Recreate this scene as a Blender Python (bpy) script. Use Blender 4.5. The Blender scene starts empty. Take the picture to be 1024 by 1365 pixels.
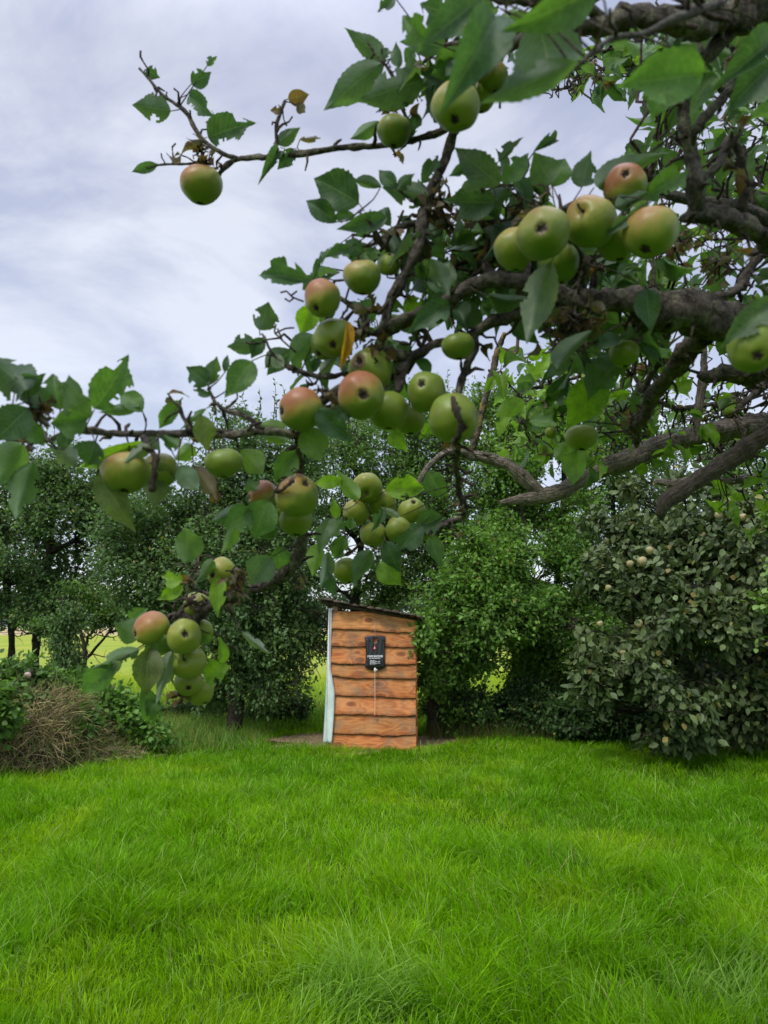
import bpy, math, random
import numpy as np
from mathutils import Vector, Matrix
R = math.radians
rng = np.random.default_rng(7)
random.seed(7)
sc = bpy.context.scene
col = sc.collection

# ------------------------------------------------------------------ camera
CAM_H = 1.6
PITCH = R(8.8)
FPX = 26.0 / 36.0 * 1365.0
cam_d = bpy.data.cameras.new("camera")
cam = bpy.data.objects.new("camera", cam_d)
col.objects.link(cam)
cam.location = (0, 0, CAM_H)
cam.rotation_euler = (math.pi / 2 + PITCH, 0, 0)
cam_d.sensor_fit = 'VERTICAL'
cam_d.sensor_height = 36.0
cam_d.sensor_width = 27.0
cam_d.lens = 26.0
cam_d.clip_start = 0.02
cam_d.clip_end = 9000
cam_d.dof.use_dof = True
cam_d.dof.focus_distance = 4.0
cam_d.dof.aperture_fstop = 6.8
sc.camera = cam

# ------------------------------------------------------------------ sky + sun
SUN_TO = Vector((-0.45, -0.62, 0.95)).normalized()
SUN_EL = math.asin(SUN_TO.z)
world = bpy.data.worlds.new("World")
sc.world = world
world.use_nodes = True
wt = world.node_tree
wt.nodes.clear()


def N(t, typ, **kw):
    n = t.nodes.new(typ)
    for k, v in kw.items():
        setattr(n, k, v)
    return n


def build_world():
    L = wt.links.new
    out = N(wt, 'ShaderNodeOutputWorld')
    add = N(wt, 'ShaderNodeAddShader')
    b1 = N(wt, 'ShaderNodeBackground')
    b2 = N(wt, 'ShaderNodeBackground')
    sky = N(wt, 'ShaderNodeTexSky', sky_type='NISHITA', sun_disc=False)
    sky.sun_elevation = SUN_EL
    sky.sun_rotation = math.atan2(SUN_TO.x, SUN_TO.y)
    L(sky.outputs[0], b1.inputs[0])
    b1.inputs[1].default_value = 0.05
    tc = N(wt, 'ShaderNodeTexCoord')
    sep = N(wt, 'ShaderNodeSeparateXYZ')
    L(tc.outputs['Generated'], sep.inputs[0])
    # clouds laid on a flat layer: direction / (z + k)
    zk = N(wt, 'ShaderNodeMath', operation='ADD')
    zk.inputs[1].default_value = 0.25
    zc = N(wt, 'ShaderNodeMath', operation='MAXIMUM')
    zc.inputs[1].default_value = 0.0
    L(sep.outputs[2], zc.inputs[0])
    L(zc.outputs[0], zk.inputs[0])
    dv = N(wt, 'ShaderNodeVectorMath', operation='DIVIDE')
    cmb = N(wt, 'ShaderNodeCombineXYZ')
    for i in range(3):
        L(zk.outputs[0], cmb.inputs[i])
    L(tc.outputs['Generated'], dv.inputs[0])
    L(cmb.outputs[0], dv.inputs[1])
    mp = N(wt, 'ShaderNodeMapping')
    mp.inputs['Scale'].default_value = (1.0, 1.1, 1.0)
    mp.inputs['Rotation'].default_value = (0, 0, 0.5)
    mp.inputs['Location'].default_value = (3.1, 1.2, 0)
    L(dv.outputs[0], mp.inputs[0])
    n1 = N(wt, 'ShaderNodeTexNoise')
    n1.inputs['Scale'].default_value = 1.5
    n1.inputs['Detail'].default_value = 9
    n1.inputs['Roughness'].default_value = 0.58
    n1.inputs['Distortion'].default_value = 0.35
    L(mp.outputs[0], n1.inputs['Vector'])
    cr = N(wt, 'ShaderNodeValToRGB')
    e = cr.color_ramp.elements
    e[0].position = 0.36
    e[0].color = (0.42, 0.45, 0.585, 1)
    e[1].position = 0.63
    e[1].color = (0.88, 0.89, 0.94, 1)
    m = e.new(0.50)
    m.color = (0.57, 0.58, 0.71, 1)
    L(n1.outputs[0], cr.inputs[0])
    # overcast luminance: brighter toward the zenith (outside the frame), pale near the horizon
    r2 = N(wt, 'ShaderNodeMapRange')
    r2.inputs['From Min'].default_value = 0.02
    r2.inputs['From Max'].default_value = 0.42
    r2.inputs['To Min'].default_value = 1.0
    r2.inputs['To Max'].default_value = 0.0
    L(sep.outputs[2], r2.inputs[0])
    mx = N(wt, 'ShaderNodeMix', data_type='RGBA')
    mx.inputs[7].default_value = (0.80, 0.82, 0.88, 1)
    hz = N(wt, 'ShaderNodeMath', operation='MULTIPLY')
    hz.inputs[1].default_value = 0.5
    L(r2.outputs[0], hz.inputs[0])
    L(hz.outputs[0], mx.inputs[0])
    L(cr.outputs[0], mx.inputs[6])
    L(mx.outputs[2], b2.inputs[0])
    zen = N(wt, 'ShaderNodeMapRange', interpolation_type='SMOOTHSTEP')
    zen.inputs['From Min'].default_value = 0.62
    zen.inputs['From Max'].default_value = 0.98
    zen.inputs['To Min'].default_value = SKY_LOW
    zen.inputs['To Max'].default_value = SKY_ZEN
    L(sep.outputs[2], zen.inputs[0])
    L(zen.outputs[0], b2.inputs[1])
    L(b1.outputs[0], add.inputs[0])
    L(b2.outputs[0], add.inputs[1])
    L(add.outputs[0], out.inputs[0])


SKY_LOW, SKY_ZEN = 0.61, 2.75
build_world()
sl = bpy.data.lights.new("sun", 'SUN')
sl.energy = 1.5
sl.angle = R(14)
sl.color = (1.0, 0.95, 0.86)
so = bpy.data.objects.new("sun", sl)
col.objects.link(so)
so.rotation_euler = SUN_TO.to_track_quat('Z', 'Y').to_euler()
sc.view_settings.view_transform = 'Standard'
sc.view_settings.look = 'None'
sc.view_settings.exposure = 0.38
sc.view_settings.gamma = 1
sc.render.engine = 'CYCLES'
sc.cycles.max_bounces = 6
sc.cycles.diffuse_bounces = 3
sc.cycles.transparent_max_bounces = 8
sc.cycles.transmission_bounces = 4

# ------------------------------------------------------------------ helpers
CP, SP = math.cos(PITCH), math.sin(PITCH)


def ray(x, y):
    a = (x - 512.0) / FPX
    b = (682.5 - y) / FPX
    return np.array([a, CP - b * SP, SP + b * CP])     # depth 1 along the view axis


def P(x, y, d):
    return np.array([0, 0, CAM_H]) + ray(x, y) * d


def W(x, y, Y):
    r = ray(x, y)
    return np.array([0, 0, CAM_H]) + r * (Y / r[1])


def G(x, y, z=0.0):
    r = ray(x, y)
    return np.array([0, 0, CAM_H]) + r * ((z - CAM_H) / r[2])


def proj(p):
    q = np.asarray(p) - np.array([0, 0, CAM_H])
    d = q[1] * CP + q[2] * SP
    return 512 + FPX * q[0] / d, 682.5 - FPX * (-q[1] * SP + q[2] * CP) / d


def tag(o, label=None, cat=None, group=None, kind=None):
    if label: o['label'] = label
    if cat: o['category'] = cat
    if group: o['group'] = group
    if kind: o['kind'] = kind
    return o


def empty(name, loc, label=None, cat=None, group=None):
    o = bpy.data.objects.new(name, None)
    o.empty_display_size = 0.1
    o.location = loc
    col.objects.link(o)
    return tag(o, label, cat, group)


def unit(v):
    v = np.asarray(v, float)
    return v / np.maximum(np.linalg.norm(v, axis=-1, keepdims=True), 1e-9)


def mesh_np(name, verts, faces, mat, parent=None, tint=None, uv=None, smooth=True, mats=None, midx=None, fattr=None):
    """verts (N,3) world space; faces: list of (M,k) int arrays."""
    if not isinstance(faces, (list, tuple)):
        faces = [faces]
    faces = [np.asarray(f, np.int32) for f in faces if len(f)]
    me = bpy.data.meshes.new(name)
    verts = np.asarray(verts, np.float32)
    off = np.zeros(3, np.float32)
    if parent is not None:
        p = parent
        while p is not None:
            off += np.array(p.location, np.float32)
            p = p.parent
    v = verts - off
    me.vertices.add(len(v))
    me.vertices.foreach_set('co', v.ravel())
    loops = np.concatenate([f.ravel() for f in faces])
    sizes = np.concatenate([np.full(len(f), f.shape[1], np.int32) for f in faces])
    starts = np.concatenate([[0], np.cumsum(sizes)[:-1]]).astype(np.int32)
    me.loops.add(len(loops))
    me.loops.foreach_set('vertex_index', loops.astype(np.int32))
    me.polygons.add(len(sizes))
    me.polygons.foreach_set('loop_start', starts)
    me.polygons.foreach_set('loop_total', sizes)
    if midx is not None:
        me.polygons.foreach_set('material_index', np.asarray(midx, np.int32))
    me.update(calc_edges=True)
    me.validate(clean_customdata=False)
    if smooth:
        me.polygons.foreach_set('use_smooth', np.ones(len(me.polygons), bool))
    if tint is not None:
        a = me.attributes.new('tint', 'FLOAT_COLOR', 'POINT')
        c = np.ones((len(v), 4), np.float32)
        c[:, :3] = tint
        a.data.foreach_set('color', c.ravel())
    if uv is not None:
        a = me.attributes.new('luv', 'FLOAT_VECTOR', 'POINT')
        c = np.zeros((len(v), 3), np.float32)
        c[:, :uv.shape[1]] = uv
        a.data.foreach_set('vector', c.ravel())
    if fattr:
        for k, arr in fattr.items():
            a = me.attributes.new(k, 'FLOAT', 'POINT')
            a.data.foreach_set('value', np.asarray(arr, np.float32))
    for m in (mats or [mat]):
        me.materials.append(m)
    o = bpy.data.objects.new(name, me)
    col.objects.link(o)
    if parent is not None:
        o.parent = parent
    return o


class MB:
    """collects quads/tris into one mesh"""
    def __init__(s):
        s.v = []; s.q = []; s.t = []; s.n = 0; s.tint = []; s.uv = []

    def add(s, v, q=None, t=None, tint=None, uv=None):
        v = np.asarray(v, float).reshape(-1, 3)
        if q is not None and len(q): s.q.append(np.asarray(q, int) + s.n)
        if t is not None and len(t): s.t.append(np.asarray(t, int) + s.n)
        s.v.append(v)
        if tint is not None:
            s.tint.append(np.broadcast_to(np.asarray(tint, float), (len(v), 3)))
        if uv is not None:
            s.uv.append(uv)
        s.n += len(v)

    def box(s, lo, hi, M=None, bevel=0):
        x0, y0, z0 = lo; x1, y1, z1 = hi
        v = np.array([[x, y, z] for x in (x0, x1) for y in (y0, y1) for z in (z0, z1)], float)
        if M is not None:
            v = (np.asarray(M)[:3, :3] @ v.T).T + np.asarray(M)[:3, 3]
        q = [[0, 1, 3, 2], [4, 6, 7, 5], [0, 4, 5, 1], [2, 3, 7, 6], [0, 2, 6, 4], [1, 5, 7, 3]]
        s.add(v, q)

    def build(s, name, mat, parent=None, smooth=True, **kw):
        if not s.v: return None
        f = []
        if s.q: f.append(np.concatenate(s.q))
        if s.t: f.append(np.concatenate(s.t))
        return mesh_np(name, np.concatenate(s.v), f, mat, parent,
                       tint=np.concatenate(s.tint) if s.tint else None,
                       uv=np.concatenate(s.uv) if s.uv else None, smooth=smooth, **kw)


def resample(pts, rad, step):
    pts = np.asarray(pts, float); rad = np.asarray(rad, float)
    if len(pts) < 2: return pts, rad
    pp = np.vstack([2 * pts[0] - pts[1], pts, 2 * pts[-1] - pts[-2]])
    rr = np.concatenate([[rad[0]], rad, [rad[-1]]])
    o = []; ro = []
    for i in range(1, len(pp) - 2):
        L = np.linalg.norm(pp[i + 1] - pp[i])
        n = max(1, int(L / step))
        t = np.arange(n)[:, None] / n
        a, b, c, d = pp[i - 1], pp[i], pp[i + 1], pp[i + 2]
        o.append(0.5 * ((2 * b) + (-a + c) * t + (2 * a - 5 * b + 4 * c - d) * t**2 + (-a + 3 * b - 3 * c + d) * t**3))
        ro.append(rr[i] + (rr[i + 1] - rr[i]) * t[:, 0])
    o.append(pts[-1:]); ro.append(rad[-1:])
    return np.vstack(o), np.concatenate(ro)


def tube(mb, pts, rad, sides=8, rough=0.0, tint=None, streak=False):
    """closed tube along a polyline with a rough, knobbly skin"""
    pts = np.asarray(pts, float); rad = np.asarray(rad, float); n = len(pts)
    if n < 2: return
    tg = unit(np.gradient(pts, axis=0))
    up = np.array([0.13, 0.21, 0.97])
    if abs(tg[0] @ up) > 0.9: up = np.array([1.0, 0.1, 0])
    u = unit(np.cross(tg[0], up)); U = [u]
    for i in range(1, n):
        u = u - tg[i] * (u @ tg[i]); u = unit(u); U.append(u)
    U = np.array(U); V = np.cross(tg, U)
    a = np.arange(sides) / sides * 2 * math.pi
    rr = rad[:, None] * np.ones((n, sides))
    if rough > 0:
        k = rng.uniform(0, 6.28, 4)
        s = np.concatenate([[0], np.cumsum(np.linalg.norm(np.diff(pts, axis=0), axis=1))])
        sc_ = s / max(rad.mean(), 1e-4)
        rr = rr * (1 + rough * (0.5 * np.sin(3 * a[None] + k[0] + 0.35 * sc_[:, None]) + 0.5 * np.sin(2 * a[None] + k[1] - 0.5 * sc_[:, None])
                                + 0.6 * np.sin(0.8 * sc_[:, None] + k[2]) + rng.normal(0, 0.45, (n, sides))))
    if rough > 0.1 and rad.max() > .004:
        rg = pts[:, None] + (np.cos(a)[None, :, None] * U[:, None] + np.sin(a)[None, :, None] * V[:, None]) * rad[:, None, None]
        f0 = .5 / max(np.median(rad), .004)
        rr = rr * (1 + (0.55 if rough > .11 else .16) * (vnoise(rg, f0) - .5) + 0.35 * (vnoise(rg + 5, f0 * 3) - .5)) + .0016 * (vnoise(rg + 9, 220) - .5)
    ring = pts[:, None] + (np.cos(a)[None, :, None] * U[:, None] + np.sin(a)[None, :, None] * V[:, None]) * rr[:, :, None]
    v = np.vstack([ring.reshape(-1, 3), pts[0] - tg[0] * rad[0] * 0.3, pts[-1] + tg[-1] * rad[-1] * 0.5])
    i = np.arange(n - 1)[:, None] * sides; j = np.arange(sides)[None]; j2 = (j + 1) % sides
    q = np.stack([i + j, i + j2, i + sides + j2, i + sides + j], -1).reshape(-1, 4)
    jj = np.arange(sides); b0 = n * sides
    t = np.vstack([np.stack([np.full(sides, b0), (jj + 1) % sides, jj], 1),
                   np.stack([np.full(sides, b0 + 1), (n - 1) * sides + jj, (n - 1) * sides + (jj + 1) % sides], 1)])
    uvw = None
    if streak:
        s2 = np.concatenate([[0], np.cumsum(np.linalg.norm(np.diff(pts, axis=0), axis=1))])
        uvw = np.stack([np.cos(a)[None] * rad[:, None], np.sin(a)[None] * rad[:, None], s2[:, None] * np.ones((1, sides))], -1).reshape(-1, 3)
        uvw = np.vstack([uvw, [[0, 0, 0], [0, 0, s2[-1]]]])
    mb.add(v, q, t, tint=tint, uv=uvw)


def wob(a, b, n, amp):
    """wobbly line from a to b"""
    t = np.linspace(0, 1, n)[:, None]
    p = a + (b - a) * t
    w = np.cumsum(rng.normal(0, 1, (n, 3)), axis=0)
    w -= w[0] + (w[-1] - w[0]) * t
    return p + w * amp * np.linalg.norm(b - a) / max(n ** 0.5, 1)


# ------------------------------------------------------------------ materials
def new_mat(name):
    m = bpy.data.materials.new(name)
    m.use_nodes = True
    t = m.node_tree
    b = t.nodes['Principled BSDF']
    return m, t, b


def noise(t, vec, scale, detail=4, rough=0.55, dist=0.0):
    n = N(t, 'ShaderNodeTexNoise')
    n.inputs['Scale'].default_value = scale
    n.inputs['Detail'].default_value = detail
    n.inputs['Roughness'].default_value = rough
    n.inputs['Distortion'].default_value = dist
    if vec is not None: t.links.new(vec, n.inputs['Vector'])
    return n.outputs[0]


def ramp(t, fac, stops):
    r = N(t, 'ShaderNodeValToRGB')
    e = r.color_ramp.elements
    e[0].position, e[0].color = stops[0][0], (*stops[0][1], 1)
    e[1].position, e[1].color = stops[-1][0], (*stops[-1][1], 1)
    for p, c in stops[1:-1]:
        x = e.new(p); x.color = (*c, 1)
    t.links.new(fac, r.inputs[0])
    return r.outputs[0]


def mixc(t, fac, a, b, mode='MIX'):
    m = N(t, 'ShaderNodeMix', data_type='RGBA', blend_type=mode)
    for s, v in ((0, fac), (6, a), (7, b)):
        if isinstance(v, (int, float)): m.inputs[s].default_value = v
        elif isinstance(v, tuple): m.inputs[s].default_value = (*v, 1)
        else: t.links.new(v, m.inputs[s])
    return m.outputs[2]


def mth(t, op, a, b=None, c=None, clamp=False):
    m = N(t, 'ShaderNodeMath', operation=op, use_clamp=clamp)
    for i, v in enumerate((a, b, c)):
        if v is None: continue
        if isinstance(v, (int, float)): m.inputs[i].default_value = v
        else: t.links.new(v, m.inputs[i])
    return m.outputs[0]


def bump(t, b, h, strength=0.5, dist=0.01):
    n = N(t, 'ShaderNodeBump')
    n.inputs['Strength'].default_value = strength
    n.inputs['Distance'].default_value = dist
    t.links.new(h, n.inputs['Height'])
    t.links.new(n.outputs[0], b.inputs['Normal'])
    return n


def attr(t, name, out='Color'):
    a = N(t, 'ShaderNodeAttribute', attribute_name=name)
    return a.outputs[out]


def pos(t):
    return N(t, 'ShaderNodeNewGeometry').outputs['Position']


def add_translucent(t, b, colr, fac):
    tr = N(t, 'ShaderNodeBsdfTranslucent')
    t.links.new(colr, tr.inputs[0])
    mx = N(t, 'ShaderNodeMixShader')
    mx.inputs[0].default_value = fac
    out = t.nodes['Material Output']
    t.links.new(b.outputs[0], mx.inputs[1])
    t.links.new(tr.outputs[0], mx.inputs[2])
    t.links.new(mx.outputs[0], out.inputs[0])


def leaf_mat_near():
    m, t, b = new_mat('apple leaf')
    L = t.links.new
    tint = attr(t, 'tint')
    uv = attr(t, 'luv', 'Vector')
    sp = N(t, 'ShaderNodeSeparateXYZ'); L(uv, sp.inputs[0])
    u, v = sp.outputs[0], sp.outputs[1]
    av = mth(t, 'ABSOLUTE', v)
    # side veins: stripes running forward from the midrib
    ph = mth(t, 'SUBTRACT', mth(t, 'MULTIPLY', u, 9.0), mth(t, 'MULTIPLY', av, 2.2))
    fr = mth(t, 'ABSOLUTE', mth(t, 'SUBTRACT', mth(t, 'FRACT', ph), 0.5))
    vein = mth(t, 'MULTIPLY', mth(t, 'LESS_THAN', fr, 0.055), 0.45)
    mid = mth(t, 'LESS_THAN', av, 0.035)
    vn = mth(t, 'MAXIMUM', vein, mid)
    p = pos(t)
    n = noise(t, p, 60, 4)
    n2 = noise(t, p, 260, 2)
    c = mixc(t, 1.0, tint, ramp(t, n, [(0.3, (0.72, 0.75, 0.7)), (0.7, (1.25, 1.2, 1.1))]), 'MULTIPLY')
    c = mixc(t, 1.0, c, ramp(t, n2, [(0.25, (0.8, 0.8, 0.8)), (0.75, (1.15, 1.15, 1.15))]), 'MULTIPLY')
    spot = ramp(t, noise(t, p, 35, 5), [(0.69, (0, 0, 0)), (0.73, (1, 1, 1))])
    c = mixc(t, mth(t, 'MULTIPLY', spot, 0.7), c, (0.10, 0.06, 0.025))
    vc = mixc(t, 0.45, c, (0.22, 0.30, 0.12))
    c = mixc(t, mth(t, 'MULTIPLY', vn, 0.85), c, vc)
    bk = N(t, 'ShaderNodeNewGeometry').outputs['Backfacing']
    c = mixc(t, mth(t, 'MULTIPLY', bk, 0.30), c, (0.13, 0.18, 0.12))
    L(c, b.inputs['Base Color'])
    b.inputs['Roughness'].default_value = 0.5
    b.inputs['Specular IOR Level'].default_value = 0.35
    h = mth(t, 'ADD', mth(t, 'MULTIPLY', vn, -1.0), n2)
    bump(t, b, h, 0.5, 0.0012)
    tc = mixc(t, 1.0, c, (1.5, 1.7, 0.6), 'MULTIPLY')
    add_translucent(t, b, tc, 0.40)
    return m


def leaf_mat_far(name, rough=0.5, trans=0.25, spec=0.35):
    m, t, b = new_mat(name)
    tint = attr(t, 'tint')
    n = noise(t, pos(t), 25, 3)
    c = mixc(t, 1.0, tint, ramp(t, n, [(0.3, (0.75, 0.78, 0.75)), (0.7, (1.25, 1.22, 1.15))]), 'MULTIPLY')
    t.links.new(c, b.inputs['Base Color'])
    b.inputs['Roughness'].default_value = rough
    b.inputs['Specular IOR Level'].default_value = spec
    tc = mixc(t, 1.0, c, (1.5, 1.6, 0.7), 'MULTIPLY')
    add_translucent(t, b, tc, trans)
    return m


def bark_mat(name, c1, c2, lichen, amount=0.6, scale=1.0, streak=0.0):
    m, t, b = new_mat(name)
    p = pos(t)
    n = noise(t, p, 45 * scale, 6, 0.65, 0.4)
    n2 = noise(t, p, 170 * scale, 5, 0.65)
    h = mth(t, 'ADD', n, mth(t, 'MULTIPLY', n2, 0.6))
    f = n
    if streak:
        mp = N(t, 'ShaderNodeMapping'); mp.inputs['Scale'].default_value = (1, 1, .10)
        t.links.new(attr(t, 'luv', 'Vector'), mp.inputs[0])
        sn = noise(t, mp.outputs[0], 220, 5, .6, .3)
        f = mth(t, 'ADD', mth(t, 'MULTIPLY', n, 1 - streak), mth(t, 'MULTIPLY', sn, streak))
        h = mth(t, 'ADD', h, mth(t, 'MULTIPLY', sn, 2.0))
    c = ramp(t, f, [(0.34, c1), (0.62, c2)])
    li = ramp(t, noise(t, p, 32 * scale, 6, 0.75), [(amount - .04, (0, 0, 0)), (amount + 0.03, (1, 1, 1))])
    c = mixc(t, mth(t, 'MULTIPLY', li, 0.8), c, lichen)
    vo = N(t, 'ShaderNodeTexVoronoi'); vo.inputs['Scale'].default_value = 75 * scale; t.links.new(p, vo.inputs['Vector'])
    c = mixc(t, ramp(t, vo.outputs['Distance'], [(.12, (.55, .55, .55)), (.22, (0, 0, 0))]), c, tuple(.5 * a + .5 * b_ for a, b_ in zip(c2, lichen)))
    c = mixc(t, 1.0, c, ramp(t, n2, [(0.32, (0.5, 0.5, 0.5)), (0.68, (1.35, 1.35, 1.35))]), 'MULTIPLY')
    t.links.new(c, b.inputs['Base Color'])
    b.inputs['Roughness'].default_value = 0.95
    b.inputs['Specular IOR Level'].default_value = 0.2
    bump(t, b, h, 1.0, 0.010 / scale)
    return m


def plain(name, c, rough=0.6, var=0.15, scale=20, bmp=0.0, metal=0.0):
    m, t, b = new_mat(name)
    p = pos(t)
    n = noise(t, p, scale, 5)
    cc = mixc(t, 1.0, c, ramp(t, n, [(0.3, (1 - var,) * 3), (0.7, (1 + var,) * 3)]), 'MULTIPLY')
    t.links.new(cc, b.inputs['Base Color'])
    b.inputs['Roughness'].default_value = rough
    b.inputs['Metallic'].default_value = metal
    if bmp: bump(t, b, n, bmp, 0.01)
    return m


M_LEAF = leaf_mat_near()
M_FAR = leaf_mat_far('tree foliage', 0.55, 0.34, .28)
M_QL = leaf_mat_far('quince foliage', 0.5, 0.18, 0.32)
M_GRASS = leaf_mat_far('grass blades', 0.65, 0.4, 0.12)
M_BARK = bark_mat('apple bark', (0.030, 0.025, 0.021), (0.15, 0.128, 0.105), (0.21, 0.21, 0.13), 0.57)
M_TWIG = bark_mat('twig bark', (0.030, 0.022, 0.019), (0.10, 0.075, 0.060), (0.16, 0.15, 0.09), 0.58, 1.5)
M_DEAD = bark_mat('weathered wood', (0.10, 0.082, 0.066), (0.44, 0.38, 0.31), (0.075, 0.058, 0.045), 0.60, streak=.75)
M_TRUNK = bark_mat('tree bark', (0.03, 0.025, 0.02), (0.08, 0.065, 0.05), (0.07, 0.09, 0.04), 0.58, 0.3)

# ------------------------------------------------------------------ leaf geometry
def leaf_template(nu=22, nv=10, serr=0.035, seed=0, bites=0, curl=0.25, fold=0.25, shape=0.85):
    r = np.random.default_rng(seed)
    u = np.linspace(0, 1, nu + 1)
    v = np.linspace(-1, 1, nv + 1)
    prof = np.sin(math.pi * u ** shape) ** 0.85
    prof *= (1 - 0.42 * np.clip((u - 0.62) / 0.38, 0, 1))
    prof = prof / prof.max()
    prof[0] = 0.03; prof[-1] = 0.0
    asym = 1 + r.normal(0, 0.04, 2)
    X = np.zeros((nu + 1, nv + 1)); Y = X.copy(); Z = X.copy()
    ph = r.uniform(0, 6, 3)
    bend = r.normal(0, 0.05)
    for i in range(nu + 1):
        for j in range(nv + 1):
            e = 1.0
            if abs(v[j]) > 0.95 and 0 < i < nu: e = 1 + (serr if i % 2 else -serr) + r.normal(0, serr * 0.6)
            X[i, j] = 0.5 * prof[i] * v[j] * e * asym[0 if v[j] < 0 else 1] + bend * math.sin(u[i] * math.pi)
            Y[i, j] = u[i]
            Z[i, j] = (fold * (math.sqrt(v[j] ** 2 + .06) - .24) * 0.5 * prof[i] - curl * (u[i] - 0.35) ** 2
                       + 0.035 * math.sin(7 * u[i] + ph[0] + 1.5 * v[j]) * abs(v[j]) + 0.02 * math.sin(13 * u[i] + ph[1]) * v[j])
    V = np.stack([X, Y, Z], -1).reshape(-1, 3)
    UV = np.stack(np.broadcast_arrays(u[:, None], v[None]), -1).reshape(-1, 2)
    q = []
    bt = [(r.uniform(0.15, 0.95), r.choice([-1, 1]) * r.uniform(0.7, 1.1), r.uniform(0.05, 0.13)) for _ in range(bites * 2)]
    for i in range(nu):
        for j in range(nv):
            cu, cv = (u[i] + u[i + 1]) / 2, (v[j] + v[j + 1]) / 2
            if any(((cu - a) ** 2 + ((cv - b) * 0.32) ** 2) ** 0.5 < c * r.uniform(.75, 1.25) for a, b, c in bt): continue
            k = i * (nv + 1) + j
            q.append([k, k + 1, k + nv + 2, k + nv + 1])
    return V, np.array(q), UV


LT = [leaf_template(seed=s, bites=b, curl=c, fold=f, shape=sh) for s, b, c, f, sh in
      [(1, 0, .3, .3, .8), (2, 0, .5, .5, .85), (3, 1, .35, .4, .8), (4, 2, .2, .3, .78), (5, 0, .75, .6, .85), (6, 3, .5, .4, .8),
       (7, 1, .9, .9, .8), (8, 0, .15, .25, .72), (9, 2, .6, .7, .85), (10, 0, .4, .15, .75)]]
# hex leaf for nearer background, rhomb for the far trees
HEXV = np.array([[0, 0, 0], [-.36, .28, .05], [-.38, .6, .04], [0, 1, -.1], [.38, .6, .04], [.36, .28, .05], [0, .3, -.02], [0, .62, -.03]], float)
HEXQ = np.array([[0, 6, 2, 1], [6, 7, 3, 2], [0, 5, 4, 6], [6, 4, 3, 7]])
HEXQ = np.array([[0, 6, 7, 1], [1, 7, 3, 2], [0, 5, 7, 6], [5, 4, 3, 7]])
RHV = np.array([[0, 0, 0], [-.32, .45, .06], [0, 1, -.05], [.32, .45, .06]], float)
RHT = np.array([[0, 2, 1], [0, 3, 2]])


def place_leaves(V, p, ax, nr, Ln, Wd):
    """V template (k,3): x across, y along, z normal -> (n,k,3)"""
    ax = unit(ax); nr = nr - ax * np.sum(nr * ax, -1, keepdims=True); nr = unit(nr)
    sx = np.cross(ax, nr)
    return (p[:, None] + V[None, :, 0, None] * (sx * Wd[:, None])[:, None] + V[None, :, 1, None] * (ax * Ln[:, None])[:, None]
            + V[None, :, 2, None] * (nr * Ln[:, None])[:, None])


def leaf_mesh(name, V, F, p, ax, nr, Ln, Wd, tint, mat, parent):
    vv = place_leaves(V, p, ax, nr, Ln, Wd)
    n, k = vv.shape[:2]
    f = (F[None] + (np.arange(n) * k)[:, None, None]).reshape(-1, F.shape[1])
    tt = np.repeat(tint, k, axis=0)
    return mesh_np(name, vv.reshape(-1, 3), f, mat, parent, tint=tt, smooth=False)


# value noise for layout
_perm = rng.random((64, 64, 64))
def vnoise(p, s):
    q = np.asarray(p) * s + 1000.0
    i = np.floor(q).astype(int); f = q - i; f = f * f * (3 - 2 * f)
    o = 0
    for dx in (0, 1):
        for dy in (0, 1):
            for dz in (0, 1):
                w = (f[..., 0] if dx else 1 - f[..., 0]) * (f[..., 1] if dy else 1 - f[..., 1]) * (f[..., 2] if dz else 1 - f[..., 2])
                o = o + w * _perm[(i[..., 0] + dx) % 64, (i[..., 1] + dy) % 64, (i[..., 2] + dz) % 64]
    return o


#@@SECTION ground
def ground_mat():
    m, t, b = new_mat('ground')
    p = pos(t)
    sp = N(t, 'ShaderNodeSeparateXYZ'); t.links.new(p, sp.inputs[0])
    n = noise(t, p, 1.2, 6)
    n2 = noise(t, p, 30, 4)
    lawn = ramp(t, n, [(0.3, (0.035, 0.085, 0.006)), (0.7, (0.060, 0.13, 0.010))])
    field = ramp(t, noise(t, p, 0.15, 5), [(0.3, (0.22, 0.33, 0.05)), (0.7, (0.38, 0.39, 0.08))])
    wheat = ramp(t, noise(t, p, 0.05, 5), [(0.3, (0.42, 0.34, 0.18)), (0.7, (0.52, 0.42, 0.25))])
    f1 = ramp(t, mth(t, 'ADD', mth(t, 'MULTIPLY', sp.outputs[1], 0.02), mth(t, 'MULTIPLY', n, 0.03)), [(0.30, (0, 0, 0)), (0.34, (1, 1, 1))])
    f2 = ramp(t, mth(t, 'MULTIPLY', sp.outputs[1], 0.004), [(0.52, (0, 0, 0)), (0.60, (1, 1, 1))])
    c = mixc(t, f1, lawn, field)
    c = mixc(t, f2, c, wheat)
    c = mixc(t, 1.0, c, ramp(t, n2, [(0.3, (0.7, 0.7, 0.7)), (0.7, (1.2, 1.2, 1.2))]), 'MULTIPLY')
    t.links.new(c, b.inputs['Base Color'])
    b.inputs['Roughness'].default_value = 1.0
    b.inputs['Specular IOR Level'].default_value = 0.0
    bump(t, b, n2, 0.6, 0.02)
    return m


def gz(x, y):
    """ground height: soft bumps on the lawn"""
    x = np.asarray(x, float); y = np.asarray(y, float)
    p = np.stack([x, y, np.zeros_like(x)], -1)
    w = np.clip((9.0 - y) / 2.0, 0, 1)
    return (vnoise(p, 0.9) - 0.5) * 0.10 * w


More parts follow.
